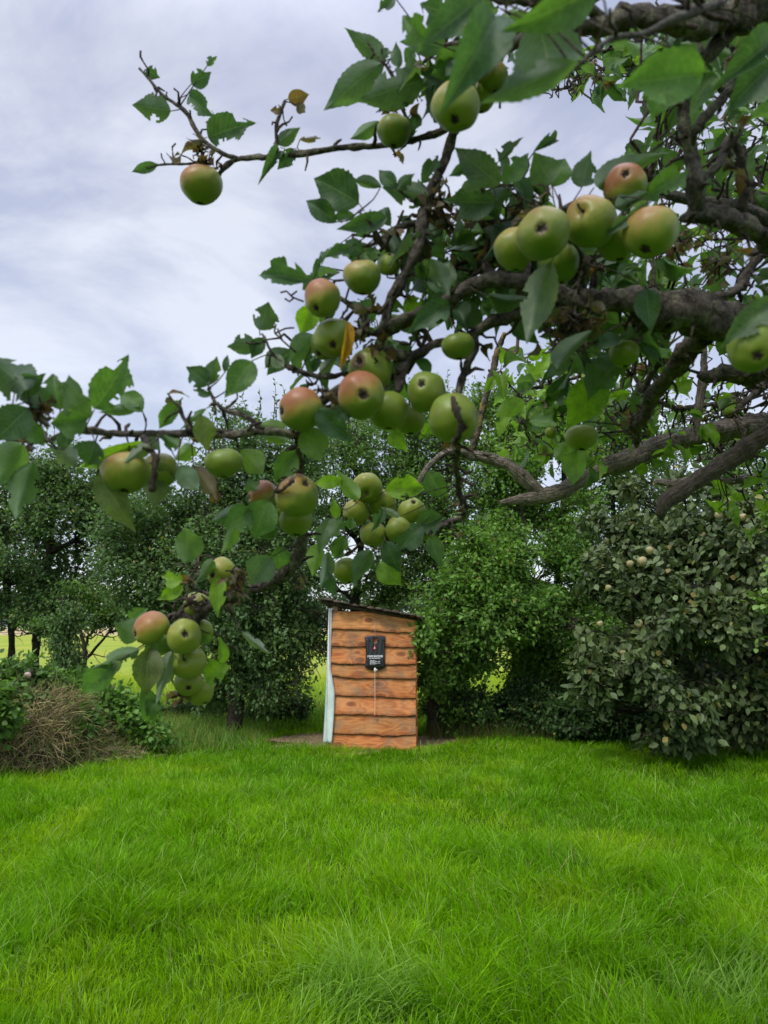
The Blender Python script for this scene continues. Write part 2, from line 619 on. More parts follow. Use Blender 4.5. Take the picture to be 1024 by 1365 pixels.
rr_ = np.concatenate([np.linspace(0, 24, 60), np.geomspace(25, 6000, 30)])
aa_ = np.linspace(0, 2 * math.pi, 96, endpoint=False)
gx = rr_[:, None] * np.cos(aa_)[None]; gy = rr_[:, None] * np.sin(aa_)[None]
gv = np.stack([gx, gy, gz(gx, gy)], -1).reshape(-1, 3)
i = np.arange(len(rr_) - 1)[:, None] * 96; j = np.arange(96)[None]; j2 = (j + 1) % 96
gq = np.stack([i + j, i + 96 + j, i + 96 + j2, i + j2], -1).reshape(-1, 4)
tag(mesh_np('ground', gv, gq, ground_mat()), kind='structure')

# bare trodden soil round the shed foot
M_SOIL = plain('soil', (0.24, 0.165, 0.095), 0.97, 0.4, 14, 0.9)
n_ = 48
a = np.linspace(0, 2 * math.pi, n_, endpoint=False)
c0 = G(480, 996)
rad = 1 + 0.16 * np.sin(3 * a + 1) + 0.1 * np.sin(7 * a) + rng.normal(0, 0.06, n_)
ring = np.stack([c0[0] + 1.35 * np.cos(a) * rad, c0[1] + 0.45 + 0.85 * np.sin(a) * rad, np.full(n_, 0.012)], 1)
vs = np.vstack([ring, [[c0[0], c0[1] + 0.45, 0.02]]])
tag(mesh_np('path', vs, np.stack([np.arange(n_), (np.arange(n_) + 1) % n_, np.full(n_, n_)], 1), M_SOIL), kind='structure')


def on_soil(x, y, k=1.0):
    return ((x - c0[0]) / (1.35 * k)) ** 2 + ((y - c0[1] - 0.45) / (0.85 * k)) ** 2 < 1


# ---- grass: blades
GB = np.array([[-.5, 0, 0], [.5, 0, 0], [-.42, .38, 0], [.42, .38, 0], [-.28, .75, 0], [.28, .75, 0], [0, 1, 0]], float)
GBQ = np.array([[0, 1, 3, 2], [2, 3, 5, 4]]); GBT = np.array([[4, 5, 6]])


def grass(name, x, y, h, w, lean_dir, lean, tint, z=None, mat=None, parent=None):
    n = len(x)
    z = gz(x, y) if z is None else z
    yaw = rng.uniform(0, 2 * math.pi, n)
    side = np.stack([np.cos(yaw), np.sin(yaw), np.zeros(n)], 1)
    t = GB[:, 1]
    base = np.stack([x, y, z - 0.005], 1)
    up = np.array([0, 0, 1.0])
    # each blade arcs over toward its lean
    l = lean[:, None]
    horiz = (t[None] ** 1.8) * l * h[:, None]
    vert = t[None] * h[:, None] * np.sqrt(np.clip(1 - (0.75 * l * t[None]) ** 2, 0.15, 1))
    vv = (base[:, None] + horiz[..., None] * np.stack([np.cos(lean_dir), np.sin(lean_dir), np.zeros(n)], 1)[:, None]
          + vert[..., None] * up + GB[None, :, 0, None] * (side * w[:, None])[:, None])
    off = (np.arange(n) * 7)[:, None, None]
    q = (GBQ[None] + off).reshape(-1, 4); tr = (GBT[None] + off).reshape(-1, 3)
    sh = np.repeat(tint, 7, axis=0)
    return mesh_np(name, vv.reshape(-1, 3), [q, tr], mat or M_GRASS, parent, tint=sh, smooth=False)


def lawn_pts(n, d0, d1, side=0.62, powr=1.0):
    u = rng.random(n)
    d = np.sqrt(d0 ** 2 + (d1 ** 2 - d0 ** 2) * u ** powr)
    x = d * side * rng.uniform(-1, 1, n)
    return x, d


def make_lawn():
    n = 370000
    y = rng.uniform(2.6, 12.6, n); x = y * 0.62 * rng.uniform(-1, 1, n)
    # tussocks: pull blades toward random clump centres
    p3 = np.stack([x, y, 0 * x], 1)
    c1 = vnoise(p3, 3.5); c2 = vnoise(p3 + 31, 1.1); c3 = vnoise(p3 + 77, 9.0)
    keep = rng.random(len(x)) < 0.30 + 0.95 * c1
    bare = np.exp(-(((x - 3.4) / 1.1) ** 2 + ((y - 8.3) / 0.5) ** 2))
    keep &= rng.random(len(x)) > bare * 0.7
    keep &= ~(on_soil(x, y, 0.93 + 0.12 * c3) & (y > c0[1] - 0.22 - 0.1 * c1))
    x, y, c1, c2, c3 = x[keep], y[keep], c1[keep], c2[keep], c3[keep]
    n = len(x)
    h = (0.05 + 0.13 * c2 * (0.4 + 1.2 * c1)) * (0.6 + 0.85 * c3) * rng.uniform(0.55, 1.25, n)
    long = rng.random(n) < 0.06
    h[long] *= 1.5
    h *= np.where(y > 8.8, 0.85, 1.0) * np.interp(y, [3, 5, 9], [1.2, 1.0, .8])
    w = rng.uniform(0.0034, 0.0080, n) * (np.maximum(y, 3) / 4.0) ** 0.42
    ld = (vnoise(np.stack([x, y, 0 * x], 1) + 9, 2.2) * 11.0) + rng.normal(0, 1.1, n)
    lean = np.clip(rng.normal(0.65, 0.33, n) + 0.3 * (c2 - 0.5), 0.05, 1.35)
    base = np.array([0.175, 0.365, 0.002])
    blue = np.array([0.105, 0.275, 0.004]); yel = np.array([0.25, 0.40, 0.006])
    k = vnoise(np.stack([x, y, 0 * x], 1) + 55, 0.8)[:, None]
    t = base * (1 - k) + blue * k
    yk = np.clip((vnoise(np.stack([x, y, 0 * x], 1) + 155, 2.0)[:, None] - 0.5) * 2, 0, 1)
    t = t * (1 - yk) + yel * yk
    t = t * rng.uniform(0.6, 1.4, (n, 1))
    dry = rng.random(n) < 0.02
    t[dry] = np.array([0.32, 0.30, 0.12])
    pale = rng.random(n) < 0.10
    t[pale] = np.array([0.28, 0.45, 0.09])
    # three coarser, paler tussocks of longer grass
    for cx_, cy_, rr0 in ((*G(475, 1345)[:2], .22), (*G(960, 1335)[:2], .22)):
        g_ = np.exp(-(((x - cx_) ** 2 + (y - cy_) ** 2) / rr0 ** 2))
        m_ = rng.random(n) < g_ * .8
        h[m_] *= 1.35; w[m_] *= 1.25
        t[m_] = t[m_] * .35 + np.array([0.25, 0.41, 0.09]) * .65 * rng.uniform(.7, 1.3, (m_.sum(), 1))
    tag(grass('grass', x, y, h, w, ld, lean, t), 'lush bright green lawn grass growing in soft tussocks up to the shed', 'grass', kind='stuff')


make_lawn()


def make_tall_grass():
    """rough uncut grass behind the lawn and out in the meadow"""
    n = 60000
    y = rng.uniform(11.0, 24, n); x = rng.uniform(-0.62, 0.62, n) * y
    c = vnoise(np.stack([x, y, 0 * x], 1), 0.9)
    keep = ~on_soil(x, y, 1.15) & (rng.random(n) < 0.3 + c)
    x, y, c = x[keep], y[keep], c[keep]; n = len(x)
    h = (0.13 + 0.28 * c) * rng.uniform(0.6, 1.2, n)
    t = np.array([0.13, 0.27, 0.03]) * rng.uniform(0.7, 1.3, (n, 1))
    t[rng.random(n) < 0.12] = (0.30, 0.30, 0.10)
    far = np.clip((y - 14) / 8, 0, 1)[:, None]
    t = t * (1 - far) + np.array([0.34, 0.44, 0.04]) * far
    tag(grass('meadow_grass', x, y, h, rng.uniform(0.007, 0.012, n), rng.uniform(0, 6.28, n),
              rng.uniform(0.2, 0.9, n), t, z=np.zeros(n)), 'rough yellow-green meadow grass behind the trees', 'grass', kind='stuff')


make_tall_grass()

# distant wood and hill
def hill(name, y0, h, seed, mat, x0=-1, x1=1, nx=160):
    r = np.random.default_rng(seed)
    xs = np.linspace(x0, x1, nx)
    top = h * (0.55 + 0.25 * np.sin(xs / (x1 - x0) * 9 + seed) + 0.15 * np.sin(xs / (x1 - x0) * 23 + seed))
    rows = []
    for k, f in enumerate((0, .3, .6, .85, 1.0, .8, 0)):
        yy = y0 + k * h * 1.2
        rows.append(np.stack([xs, np.full(nx, yy), top * f + (r.normal(0, h * 0.015, nx) if 0 < f else 0) - 1.0], 1))
    v = np.vstack(rows); i = np.arange(6)[:, None] * nx; j = np.arange(nx - 1)[None]
    q = np.stack([i + j, i + j + 1, i + nx + j + 1, i + nx + j], -1).reshape(-1, 4)
    return tag(mesh_np(name, v, q, mat), kind='structure')


M_HILL = plain('hill woodland', (0.07, 0.10, 0.10), 0.95, 0.3, 0.01)
hill('hills', 2600, 150, 4, M_HILL, -3000, 3000)


def far_wood():
    n = 16000
    x = rng.uniform(-190, 190, n); y = 300 + rng.uniform(0, 16, n)
    top = 9 + 7 * vnoise(np.stack([x, 0 * x, 0 * x], 1), 0.07) + 3 * vnoise(np.stack([x, 0 * x, 0 * x], 1), 0.4)
    z = top * rng.random(n) ** 0.6
    p = np.stack([x, y, z], 1)
    t = np.array([0.035, 0.065, 0.035]) * rng.uniform(0.6, 1.4, (n, 1))
    L = rng.uniform(1.0, 2.4, n)
    o = leaf_mesh('far_wood', RHV, RHT, p, rng.normal(0, 1, (n, 3)), rng.normal(0, 1, (n, 3)) + [0, -1.5, 1], L, L, t, M_FAR, None)
    tag(o, 'dark far-off wood along the far edge of the field', 'wood', kind='stuff')


far_wood()

#@@SECTION trees
def spray_leaves(tips, dirs, per, spread, Ln, droop, tints, jitter=0.35, clump=None):
    """leaves along each twig end"""
    n = len(tips)
    idx = np.repeat(np.arange(n), per)
    m = len(idx)
    s = rng.random(m)
    p = tips[idx] - dirs[idx] * (s * spread)[:, None] + rng.normal(0, spread * 0.16, (m, 3))
    ax = dirs[idx] * 0.7 + rng.normal(0, 0.75, (m, 3)) + np.array([0, 0, -droop])
    nr = rng.normal(0, 0.55, (m, 3)) + np.array([0, -0.25, 0.9])
    L = Ln * rng.uniform(0.6, 1.3, m)
    k = vnoise(tips, 1.5)[idx][:, None]
    t = tints[0] * (1 - k) + tints[1] * k
    t = t * rng.uniform(0.65, 1.35, (m, 1))
    y = rng.random(m) < 0.015
    t[y] = np.array([0.22, 0.22, 0.05])
    return p, ax, nr, L, t


def bg_tree(name, label, stems, lobes, leaf, per, tints, spread=0.45, droop=0.35, mat=None, hexa=False, cat='tree', group=None,
            lw=1.0, trunk_r=0.09, bare=(), hole=0.0, twig_vis=1.0, dens=2.5, grow=1.3, keep=None):
    base = stems[0][0][:3]
    root = empty(name, base, label, cat, group)
    tm = MB(); nodes = []
    for st in stems:
        rads = np.linspace(st[0][3] if len(st[0]) > 3 else trunk_r, 0.02, len(st))
        pts, rd = resample([s[:3] for s in st], rads, 0.12)
        pts = pts + np.cumsum(rng.normal(0, 0.008, pts.shape), axis=0) * np.linspace(0, 1, len(pts))[:, None]
        tube(tm, pts, rd, 9, 0.10)
        nodes += [(p, r) for p, r in zip(pts[len(pts) // 5:], rd[len(pts) // 5:])]
    tm.build('trunk', M_TRUNK, root)
    bm_ = MB()
    NP = np.array([q[0] for q in nodes]); NR = np.array([q[1] for q in nodes])
    tips, dirs = [], []
    for (c, rv, nt) in lobes:
        nt = int(nt * dens)
        c = np.array(c, float); rv = np.array(rv, float) * grow
        d = np.linalg.norm(NP - c + np.array([0, 0, 0.5]), axis=1)
        k = int(np.argmin(d))
        nl = 9
        pl = wob(NP[k], c, nl, 0.12)
        r0 = min(NR[k] * 0.8, 0.05)
        tube(bm_, pl, np.linspace(r0, 0.012, nl), 6, 0.08)
        LN = [pl[3:]]
        # sub limbs
        ns = max(4, nt // 14)
        sub = rng.normal(0, 1, (ns, 3)); sub = unit(sub) * rng.uniform(0.4, 0.8, (ns, 1)) * rv + c
        for s in sub:
            a0 = pl[rng.integers(3, nl)]
            q = wob(a0, s, 7, 0.12)
            tube(bm_, q, np.linspace(0.016, 0.006, 7), 5, 0.05)
            LN.append(q[2:])
        LNv = np.vstack(LN)
        tp = unit(rng.normal(0, 1, (nt * 2, 3))) * (rng.random((nt * 2, 1)) ** 0.42) * rv + c
        if hole > 0:
            tp = tp[vnoise(tp, 1.7) > hole]
        tp = tp[:nt]
        tp = tp[tp[:, 2] > 0.12]
        if keep is not None: tp = np.array([q for q in tp if keep(*proj(q))]).reshape(-1, 3)
        for s in tp:
            a0 = LNv[np.argmin(np.linalg.norm(LNv - s, axis=1))]
            q = wob(a0, s, 4, 0.10)
            tube(bm_, q, np.linspace(0.006, 0.0025, 4) * twig_vis, 4)
            tips.append(s); dirs.append(unit(q[-1] - q[0] + 0.6 * rv.mean() * unit(s - c)))
    for a0, b0 in bare:
        q = wob(np.array(a0), np.array(b0), 8, 0.15)
        tube(bm_, q, np.linspace(0.014, 0.004, 8), 5, 0.1)
        for _ in range(5):
            s = q[rng.integers(3, 8)]
            q2 = wob(s, s + rng.normal(0, 0.16, 3), 5, 0.2)
            tube(bm_, q2, np.linspace(0.006, 0.002, 5), 4)
    bm_.build('branches', M_TRUNK, root)
    tips = np.array(tips); dirs = np.array(dirs)
    p, ax, nr, L, t = spray_leaves(tips, dirs, per, spread, leaf, droop, tints)
    ok = p[:, 2] > 0.05
    p, ax, nr, L, t = p[ok], ax[ok], nr[ok], L[ok], t[ok]
    leaf_mesh('foliage', HEXV if hexa else RHV, HEXQ if hexa else RHT, p, ax, nr, L, L * lw, t, mat or M_FAR, root)
    return root, tips


def lob(x, y, Y, rx, ry, n, rd=None):
    """lobe from where it stands in the view: centre and radii in metres at distance Y"""
    c = W(x, y, Y); s = Y / FPX
    return (c, (rx * s, (rd if rd else (rx + ry) * 0.5 * s), ry * s), n)


def st(*pp):
    return [np.array([*W(x, y, Y), r]) for x, y, Y, r in pp]


def stem(px, Y, pts, r):
    b = G(512, 990); s = Y / FPX
    bx = (px - 512) * s
    o = [np.array([bx, Y, 0.0, r])]
    for x, y in pts:
        o.append(np.array([*W(x, y, Y), r]))
    return o


GT = (np.array([0.085, 0.175, 0.042]), np.array([0.165, 0.290, 0.060]))
GD = (np.array([0.072, 0.145, 0.052]), np.array([0.140, 0.235, 0.075]))
GB2 = (np.array([0.095, 0.205, 0.038]), np.array([0.200, 0.350, 0.060]))

# far left tree with thin upright stems
bg_tree('field_tree', 'slender open-crowned tree at the far left whose dark upright stem shows against the sky',
        [stem(55, 13, [(50, 850), (62, 760), (74, 680), (84, 600), (88, 570)], 0.08), stem(20, 13, [(15, 850), (0, 740), (-20, 640)], 0.07)],
        [lob(150, 650, 13, 40, 45, 50), lob(190, 700, 13, 40, 45, 50), lob(80, 640, 13, 40, 60, 60), lob(45, 700, 13, 70, 60, 110), lob(130, 700, 13, 55, 60, 90), lob(10, 760, 12.8, 80, 60, 130),
         lob(100, 780, 13, 70, 50, 120), lob(-60, 700, 13, 70, 90, 110), lob(20, 640, 13, 50, 45, 50), lob(40, 815, 12.8, 70, 35, 70)],
        0.075, 24, GD, spread=0.42, hole=0.42, keep=lambda x, y: y < 822 + 34 * float(vnoise(np.array([x * .03, 0, 0]), 1)))
# left of the shed, trunk behind the low apples
bg_tree('orchard_tree', 'dark green tree left of the shed with its crown hanging low over a thick trunk',
        [stem(318, 11.3, [(318, 900), (312, 840), (322, 760), (330, 680), (335, 600)], 0.13)],
        [lob(250, 690, 11.3, 80, 60, 150), lob(340, 680, 11.5, 80, 60, 150), lob(180, 740, 11.3, 65, 60, 120), lob(290, 760, 11.0, 80, 60, 160),
         lob(380, 770, 11.2, 70, 65, 150), lob(330, 840, 11.0, 75, 50, 150), lob(400, 850, 11.3, 45, 45, 70), lob(220, 800, 11.3, 60, 45, 90),
         lob(350, 905, 11.2, 55, 40, 90), lob(310, 610, 11.6, 60, 60, 80), lob(395, 620, 11.6, 60, 60, 100), lob(285, 920, 11.4, 30, 35, 40)],
        0.064, 26, GD, spread=0.36, hole=0.38, keep=lambda x, y: y < 832 or x > 250,
        bare=[(W(385, 840, 11), W(428, 905, 10.8)), (W(395, 860, 11), W(402, 950, 10.8)), (W(390, 800, 11), W(440, 835, 10.8)), (W(400, 830, 11), W(434, 870, 10.8)), (W(410, 880, 11), W(385, 925, 10.9))])
# tall tree behind the shed
bg_tree('tall_tree', 'tall leafy tree standing right behind the shed with sky showing through its crown',
        [stem(472, 13.5, [(470, 850), (478, 760), (482, 680), (470, 600), (460, 540)], 0.1), stem(590, 12.6, [(588, 880), (582, 800), (590, 700), (600, 600), (612, 520)], 0.12)],
        [lob(430, 680, 13.3, 60, 70, 90), lob(440, 770, 13.3, 60, 40, 70), lob(530, 720, 13.0, 60, 60, 90), lob(520, 790, 13.2, 50, 26, 50), lob(510, 590, 13.0, 60, 55, 70), lob(470, 690, 13.3, 70, 70, 110), lob(450, 600, 13.4, 60, 60, 70), lob(540, 640, 12.8, 70, 70, 120), lob(600, 700, 12.5, 60, 60, 110),
         lob(560, 560, 12.8, 55, 50, 60), lob(620, 600, 12.7, 60, 60, 80), lob(640, 540, 12.8, 40, 45, 40), lob(500, 760, 13.2, 45, 30, 40), lob(600, 780, 12.4, 60, 45, 100)],
        0.062, 26, GT, spread=0.36, hole=0.43)
# dense trees right of the shed
bg_tree('hedge_tree', 'dense mid green tree whose low branches reach over the right edge of the shed',
        [stem(578, 11.3, [(576, 900), (580, 840), (600, 770)], 0.13), stem(603, 11.5, [(606, 900), (615, 820), (630, 740)], 0.09)],
        [lob(590, 850, 11.0, 45, 35, 110), lob(560, 850, 10.2, 18, 22, 22, 0.3), lob(640, 820, 11.0, 55, 50, 140), lob(600, 790, 11.3, 50, 35, 90), lob(650, 740, 11.3, 60, 50, 120),
         lob(575, 905, 10.9, 26, 25, 36), lob(690, 800, 11.2, 50, 50, 110), lob(620, 880, 11.2, 40, 30, 60), lob(610, 945, 11.5, 50, 28, 60)],
        0.074, 26, GB2, spread=0.34, hole=0.34)
bg_tree('poplar_tree', 'tall upright tree in the middle of the right-hand row with pointed shoots against the sky',
        [stem(690, 12.2, [(692, 880), (696, 780), (700, 680), (690, 580), (684, 500)], 0.14), stem(735, 12.6, [(735, 880), (745, 780), (752, 680), (750, 560), (748, 480)], 0.11)],
        [lob(690, 640, 12.2, 60, 60, 110), lob(740, 700, 12.3, 60, 60, 120), lob(690, 550, 12.4, 40, 50, 60), lob(750, 580, 12.5, 55, 60, 90),
         lob(748, 500, 12.5, 32, 40, 40), lob(720, 770, 12.0, 60, 50, 130), lob(760, 830, 12.0, 60, 60, 140), lob(700, 850, 12.2, 50, 40, 60), lob(680, 700, 12.2, 50, 50, 80), lob(730, 900, 12.0, 60, 45, 110),
         lob(745, 950, 12.0, 70, 35, 100), lob(685, 955, 12.0, 40, 30, 60)],
        0.074, 24, GB2, spread=0.36, hole=0.42)
bg_tree('elder_tree', 'dark open tree rising behind the fruit bush on the right',
        [stem(830, 13.5, [(830, 860), (825, 760), (815, 660), (820, 560)], 0.1), stem(960, 13.5, [(960, 860), (950, 700), (940, 560)], 0.1)],
        [lob(800, 560, 13.5, 60, 60, 70), lob(820, 640, 13.5, 70, 60, 90), lob(860, 580, 13.5, 60, 50, 70), lob(810, 740, 13.3, 60, 60, 90), lob(900, 680, 13.5, 70, 60, 90), lob(970, 620, 13.5, 70, 60, 90),
         lob(1050, 700, 13.5, 80, 90, 120), lob(900, 820, 13.3, 110, 80, 150), lob(840, 880, 13.2, 80, 70, 120), lob(990, 880, 13.2, 90, 90, 160), lob(1090, 860, 13, 80, 100, 120)],
        0.07, 26, GD, spread=0.4, hole=0.38)

# slender shoots poking out of the crown tops
def shoots(name, label, spots):
    root = None
    for (x, y0, y1, Y) in spots:
        b = W(x, y0, Y)
        if root is None:
            root = empty(name, b, label, 'shoots'); mb = MB(); P_, A_, N_, L_, T_ = [], [], [], [], []
        tp = W(x + rng.normal(0, 6), y1, Y)
        q = wob(b, tp, 8, 0.06)
        tube(mb, q, np.linspace(0.01, 0.003, 8), 5)
        m = 46
        s = rng.random(m)
        i = s * 7; k = np.floor(i).astype(int).clip(0, 6); f = (i - k)[:, None]
        pp = q[k] * (1 - f) + q[k + 1] * f
        d = rng.normal(0, 1, (m, 3)); d[:, 2] = np.abs(d[:, 2]) * 0.7 + 0.3
        P_.append(pp); A_.append(d); N_.append(rng.normal(0, .6, (m, 3)) + [0, -.5, .6]); L_.append(rng.uniform(.05, .08, m)); T_.append(GT[0] * rng.uniform(.7, 1.4, (m, 1)))
    return mb, P_, A_, N_, L_, T_, root


def add_shoots(tree, spots):
    mb, P_, A_, N_, L_, T_, r0 = shoots('x', None, spots)
    bpy.data.objects.remove(r0)
    L = np.concatenate(L_)
    o = tag(mb.build('shoots', M_TRUNK, tree), kind='stuff')
    leaf_mesh('shoot_leaves', RHV, RHT, np.vstack(P_), np.vstack(A_), np.vstack(N_), L, L * 0.8, np.vstack(T_), M_FAR, o)


def tree_named(n):
    return bpy.data.objects[n]


add_shoots(tree_named('orchard_tree'), [(x, 600, y, 11.5) for x, y in ((295, 540), (315, 560), (325, 500), (338, 545), (352, 520), (362, 505), (372, 535), (388, 515), (398, 540), (275, 580), (410, 560))])
add_shoots(tree_named('poplar_tree'), [(x, 570, y, 12.4) for x, y in ((655, 500), (665, 520), (676, 490), (640, 510), (712, 480), (722, 470), (735, 465), (747, 455), (757, 462), (768, 480), (700, 500), (785, 500))])
add_shoots(tree_named('field_tree'), [(x, 660, y, 13) for x, y in ((60, 585), (75, 560), (95, 580), (120, 610), (140, 630), (30, 600), (168, 668), (160, 655))])
add_shoots(tree_named('tall_tree'), [(x, 590, y, 12.8) for x, y in ((430, 530), (445, 520), (560, 500), (580, 510), (600, 495), (618, 490), (540, 530))])

# ---- the quince-like fruit bush on the right
QT = (np.array([0.045, 0.085, 0.026]), np.array([0.150, 0.195, 0.075]))
qroot, qt = bg_tree('quince_tree', 'broad low quince tree on the right with dull grey-green leaves and pale fruit', [stem(935, 9.9, [(930, 930), (910, 860), (915, 790), (930, 720)], 0.08), stem(985, 10.0, [(990, 900), (1000, 820), (1010, 720)], 0.07)],
        [lob(930, 720, 9.4, 80, 55, 110), lob(850, 780, 9.2, 60, 55, 100), lob(1000, 760, 9.0, 80, 70, 130), lob(920, 830, 8.9, 90, 60, 160),
         lob(840, 870, 9.0, 60, 50, 110), lob(800, 920, 8.9, 42, 35, 55), lob(890, 930, 8.8, 70, 45, 120), lob(900, 975, 8.9, 60, 22, 55), lob(1000, 900, 9.4, 90, 70, 120),
         lob(1000, 960, 9.4, 70, 40, 70), lob(990, 690, 9.4, 60, 45, 60), lob(1080, 850, 9.2, 80, 120, 160), lob(870, 720, 9.4, 50, 45, 50), lob(830, 700, 9.6, 30, 30, 18), lob(790, 865, 8.9, 26, 20, 18), lob(785, 940, 8.9, 28, 24, 40), lob(820, 800, 9.1, 36, 30, 30), lob(800, 745, 9.4, 26, 18, 12), lob(960, 655, 9.5, 40, 24, 22), lob(800, 690, 9.6, 24, 16, 7), lob(765, 835, 9.0, 20, 12, 7), lob(840, 650, 9.6, 22, 16, 7), lob(905, 640, 9.6, 26, 16, 9), lob(780, 780, 9.3, 16, 14, 6)],
        0.108, 17, QT, grow=1.12, dens=1.35, hole=.39, spread=0.36, droop=0.8, mat=M_QL, hexa=True, lw=0.72)
# pale undersides / yellow leaves scattered through the quince
def quince_extra():
    n = 260
    k = rng.integers(0, len(qt), n)
    p = qt[k] + rng.normal(0, 0.1, (n, 3)) + [0, -0.12, 0]
    L = rng.uniform(0.05, 0.09, n)
    t = np.where(rng.random((n, 1)) < 0.7, np.array([[0.18, 0.24, 0.11]]), np.array([[0.26, 0.20, 0.07]])) * rng.uniform(0.7, 1.2, (n, 1))
    leaf_mesh('pale_leaves', HEXV, HEXQ, p, rng.normal(0, .6, (n, 3)) + [0, 0, -.6], rng.normal(0, .5, (n, 3)) + [0, -1, .2], L, L, t, M_QL, qroot)


quince_extra()
# a lighter sapling at the far right in front of the quince
bg_tree('young_apple_tree', 'young tree at the right edge with sparse bright yellow-green leaves',
        [stem(1075, 8.0, [(1070, 900), (1060, 800), (1050, 720), (1030, 670)], 0.03)],
        [lob(1022, 690, 8.0, 16, 30, 6), lob(1032, 760, 8.0, 20, 20, 5), lob(1020, 800, 7.9, 18, 18, 6), lob(1050, 850, 8, 30, 30, 6), lob(1190, 650, 8, 90, 110, 90), lob(1220, 800, 8, 90, 100, 80), lob(1300, 560, 7.5, 120, 120, 90)],  # dense outer lobes are unseen crown, added out of frame to shade the lawn
        0.085, 9, (np.array([0.13, 0.24, 0.05]), np.array([0.19, 0.30, 0.07])), spread=0.22, hexa=True, lw=0.9, mat=M_QL)

# ---- dark undergrowth shrubs below the right-hand trees
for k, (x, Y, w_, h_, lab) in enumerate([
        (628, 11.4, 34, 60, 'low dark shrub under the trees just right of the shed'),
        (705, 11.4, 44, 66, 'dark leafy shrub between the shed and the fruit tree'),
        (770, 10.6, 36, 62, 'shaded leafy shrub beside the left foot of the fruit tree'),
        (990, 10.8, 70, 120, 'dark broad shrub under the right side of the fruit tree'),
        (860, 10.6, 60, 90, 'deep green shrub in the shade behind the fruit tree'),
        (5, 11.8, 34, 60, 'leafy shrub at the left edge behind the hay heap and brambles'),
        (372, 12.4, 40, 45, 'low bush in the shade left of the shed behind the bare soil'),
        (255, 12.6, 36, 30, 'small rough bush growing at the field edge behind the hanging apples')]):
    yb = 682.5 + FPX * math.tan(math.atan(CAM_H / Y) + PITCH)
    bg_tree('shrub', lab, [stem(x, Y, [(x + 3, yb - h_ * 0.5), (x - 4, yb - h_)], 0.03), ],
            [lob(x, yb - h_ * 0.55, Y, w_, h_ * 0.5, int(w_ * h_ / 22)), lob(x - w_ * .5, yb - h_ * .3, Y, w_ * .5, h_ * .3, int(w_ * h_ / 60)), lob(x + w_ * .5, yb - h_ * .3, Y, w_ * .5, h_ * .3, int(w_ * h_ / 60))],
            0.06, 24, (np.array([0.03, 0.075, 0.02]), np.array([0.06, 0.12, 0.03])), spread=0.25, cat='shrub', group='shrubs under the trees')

#@@SECTION shed
SY = G(497, 1000)[1] + 0.03
print('shed Y', SY)


def SX(px): return W(px, 900, SY)[0]
def SZ(py): return W(500, py, SY)[2]


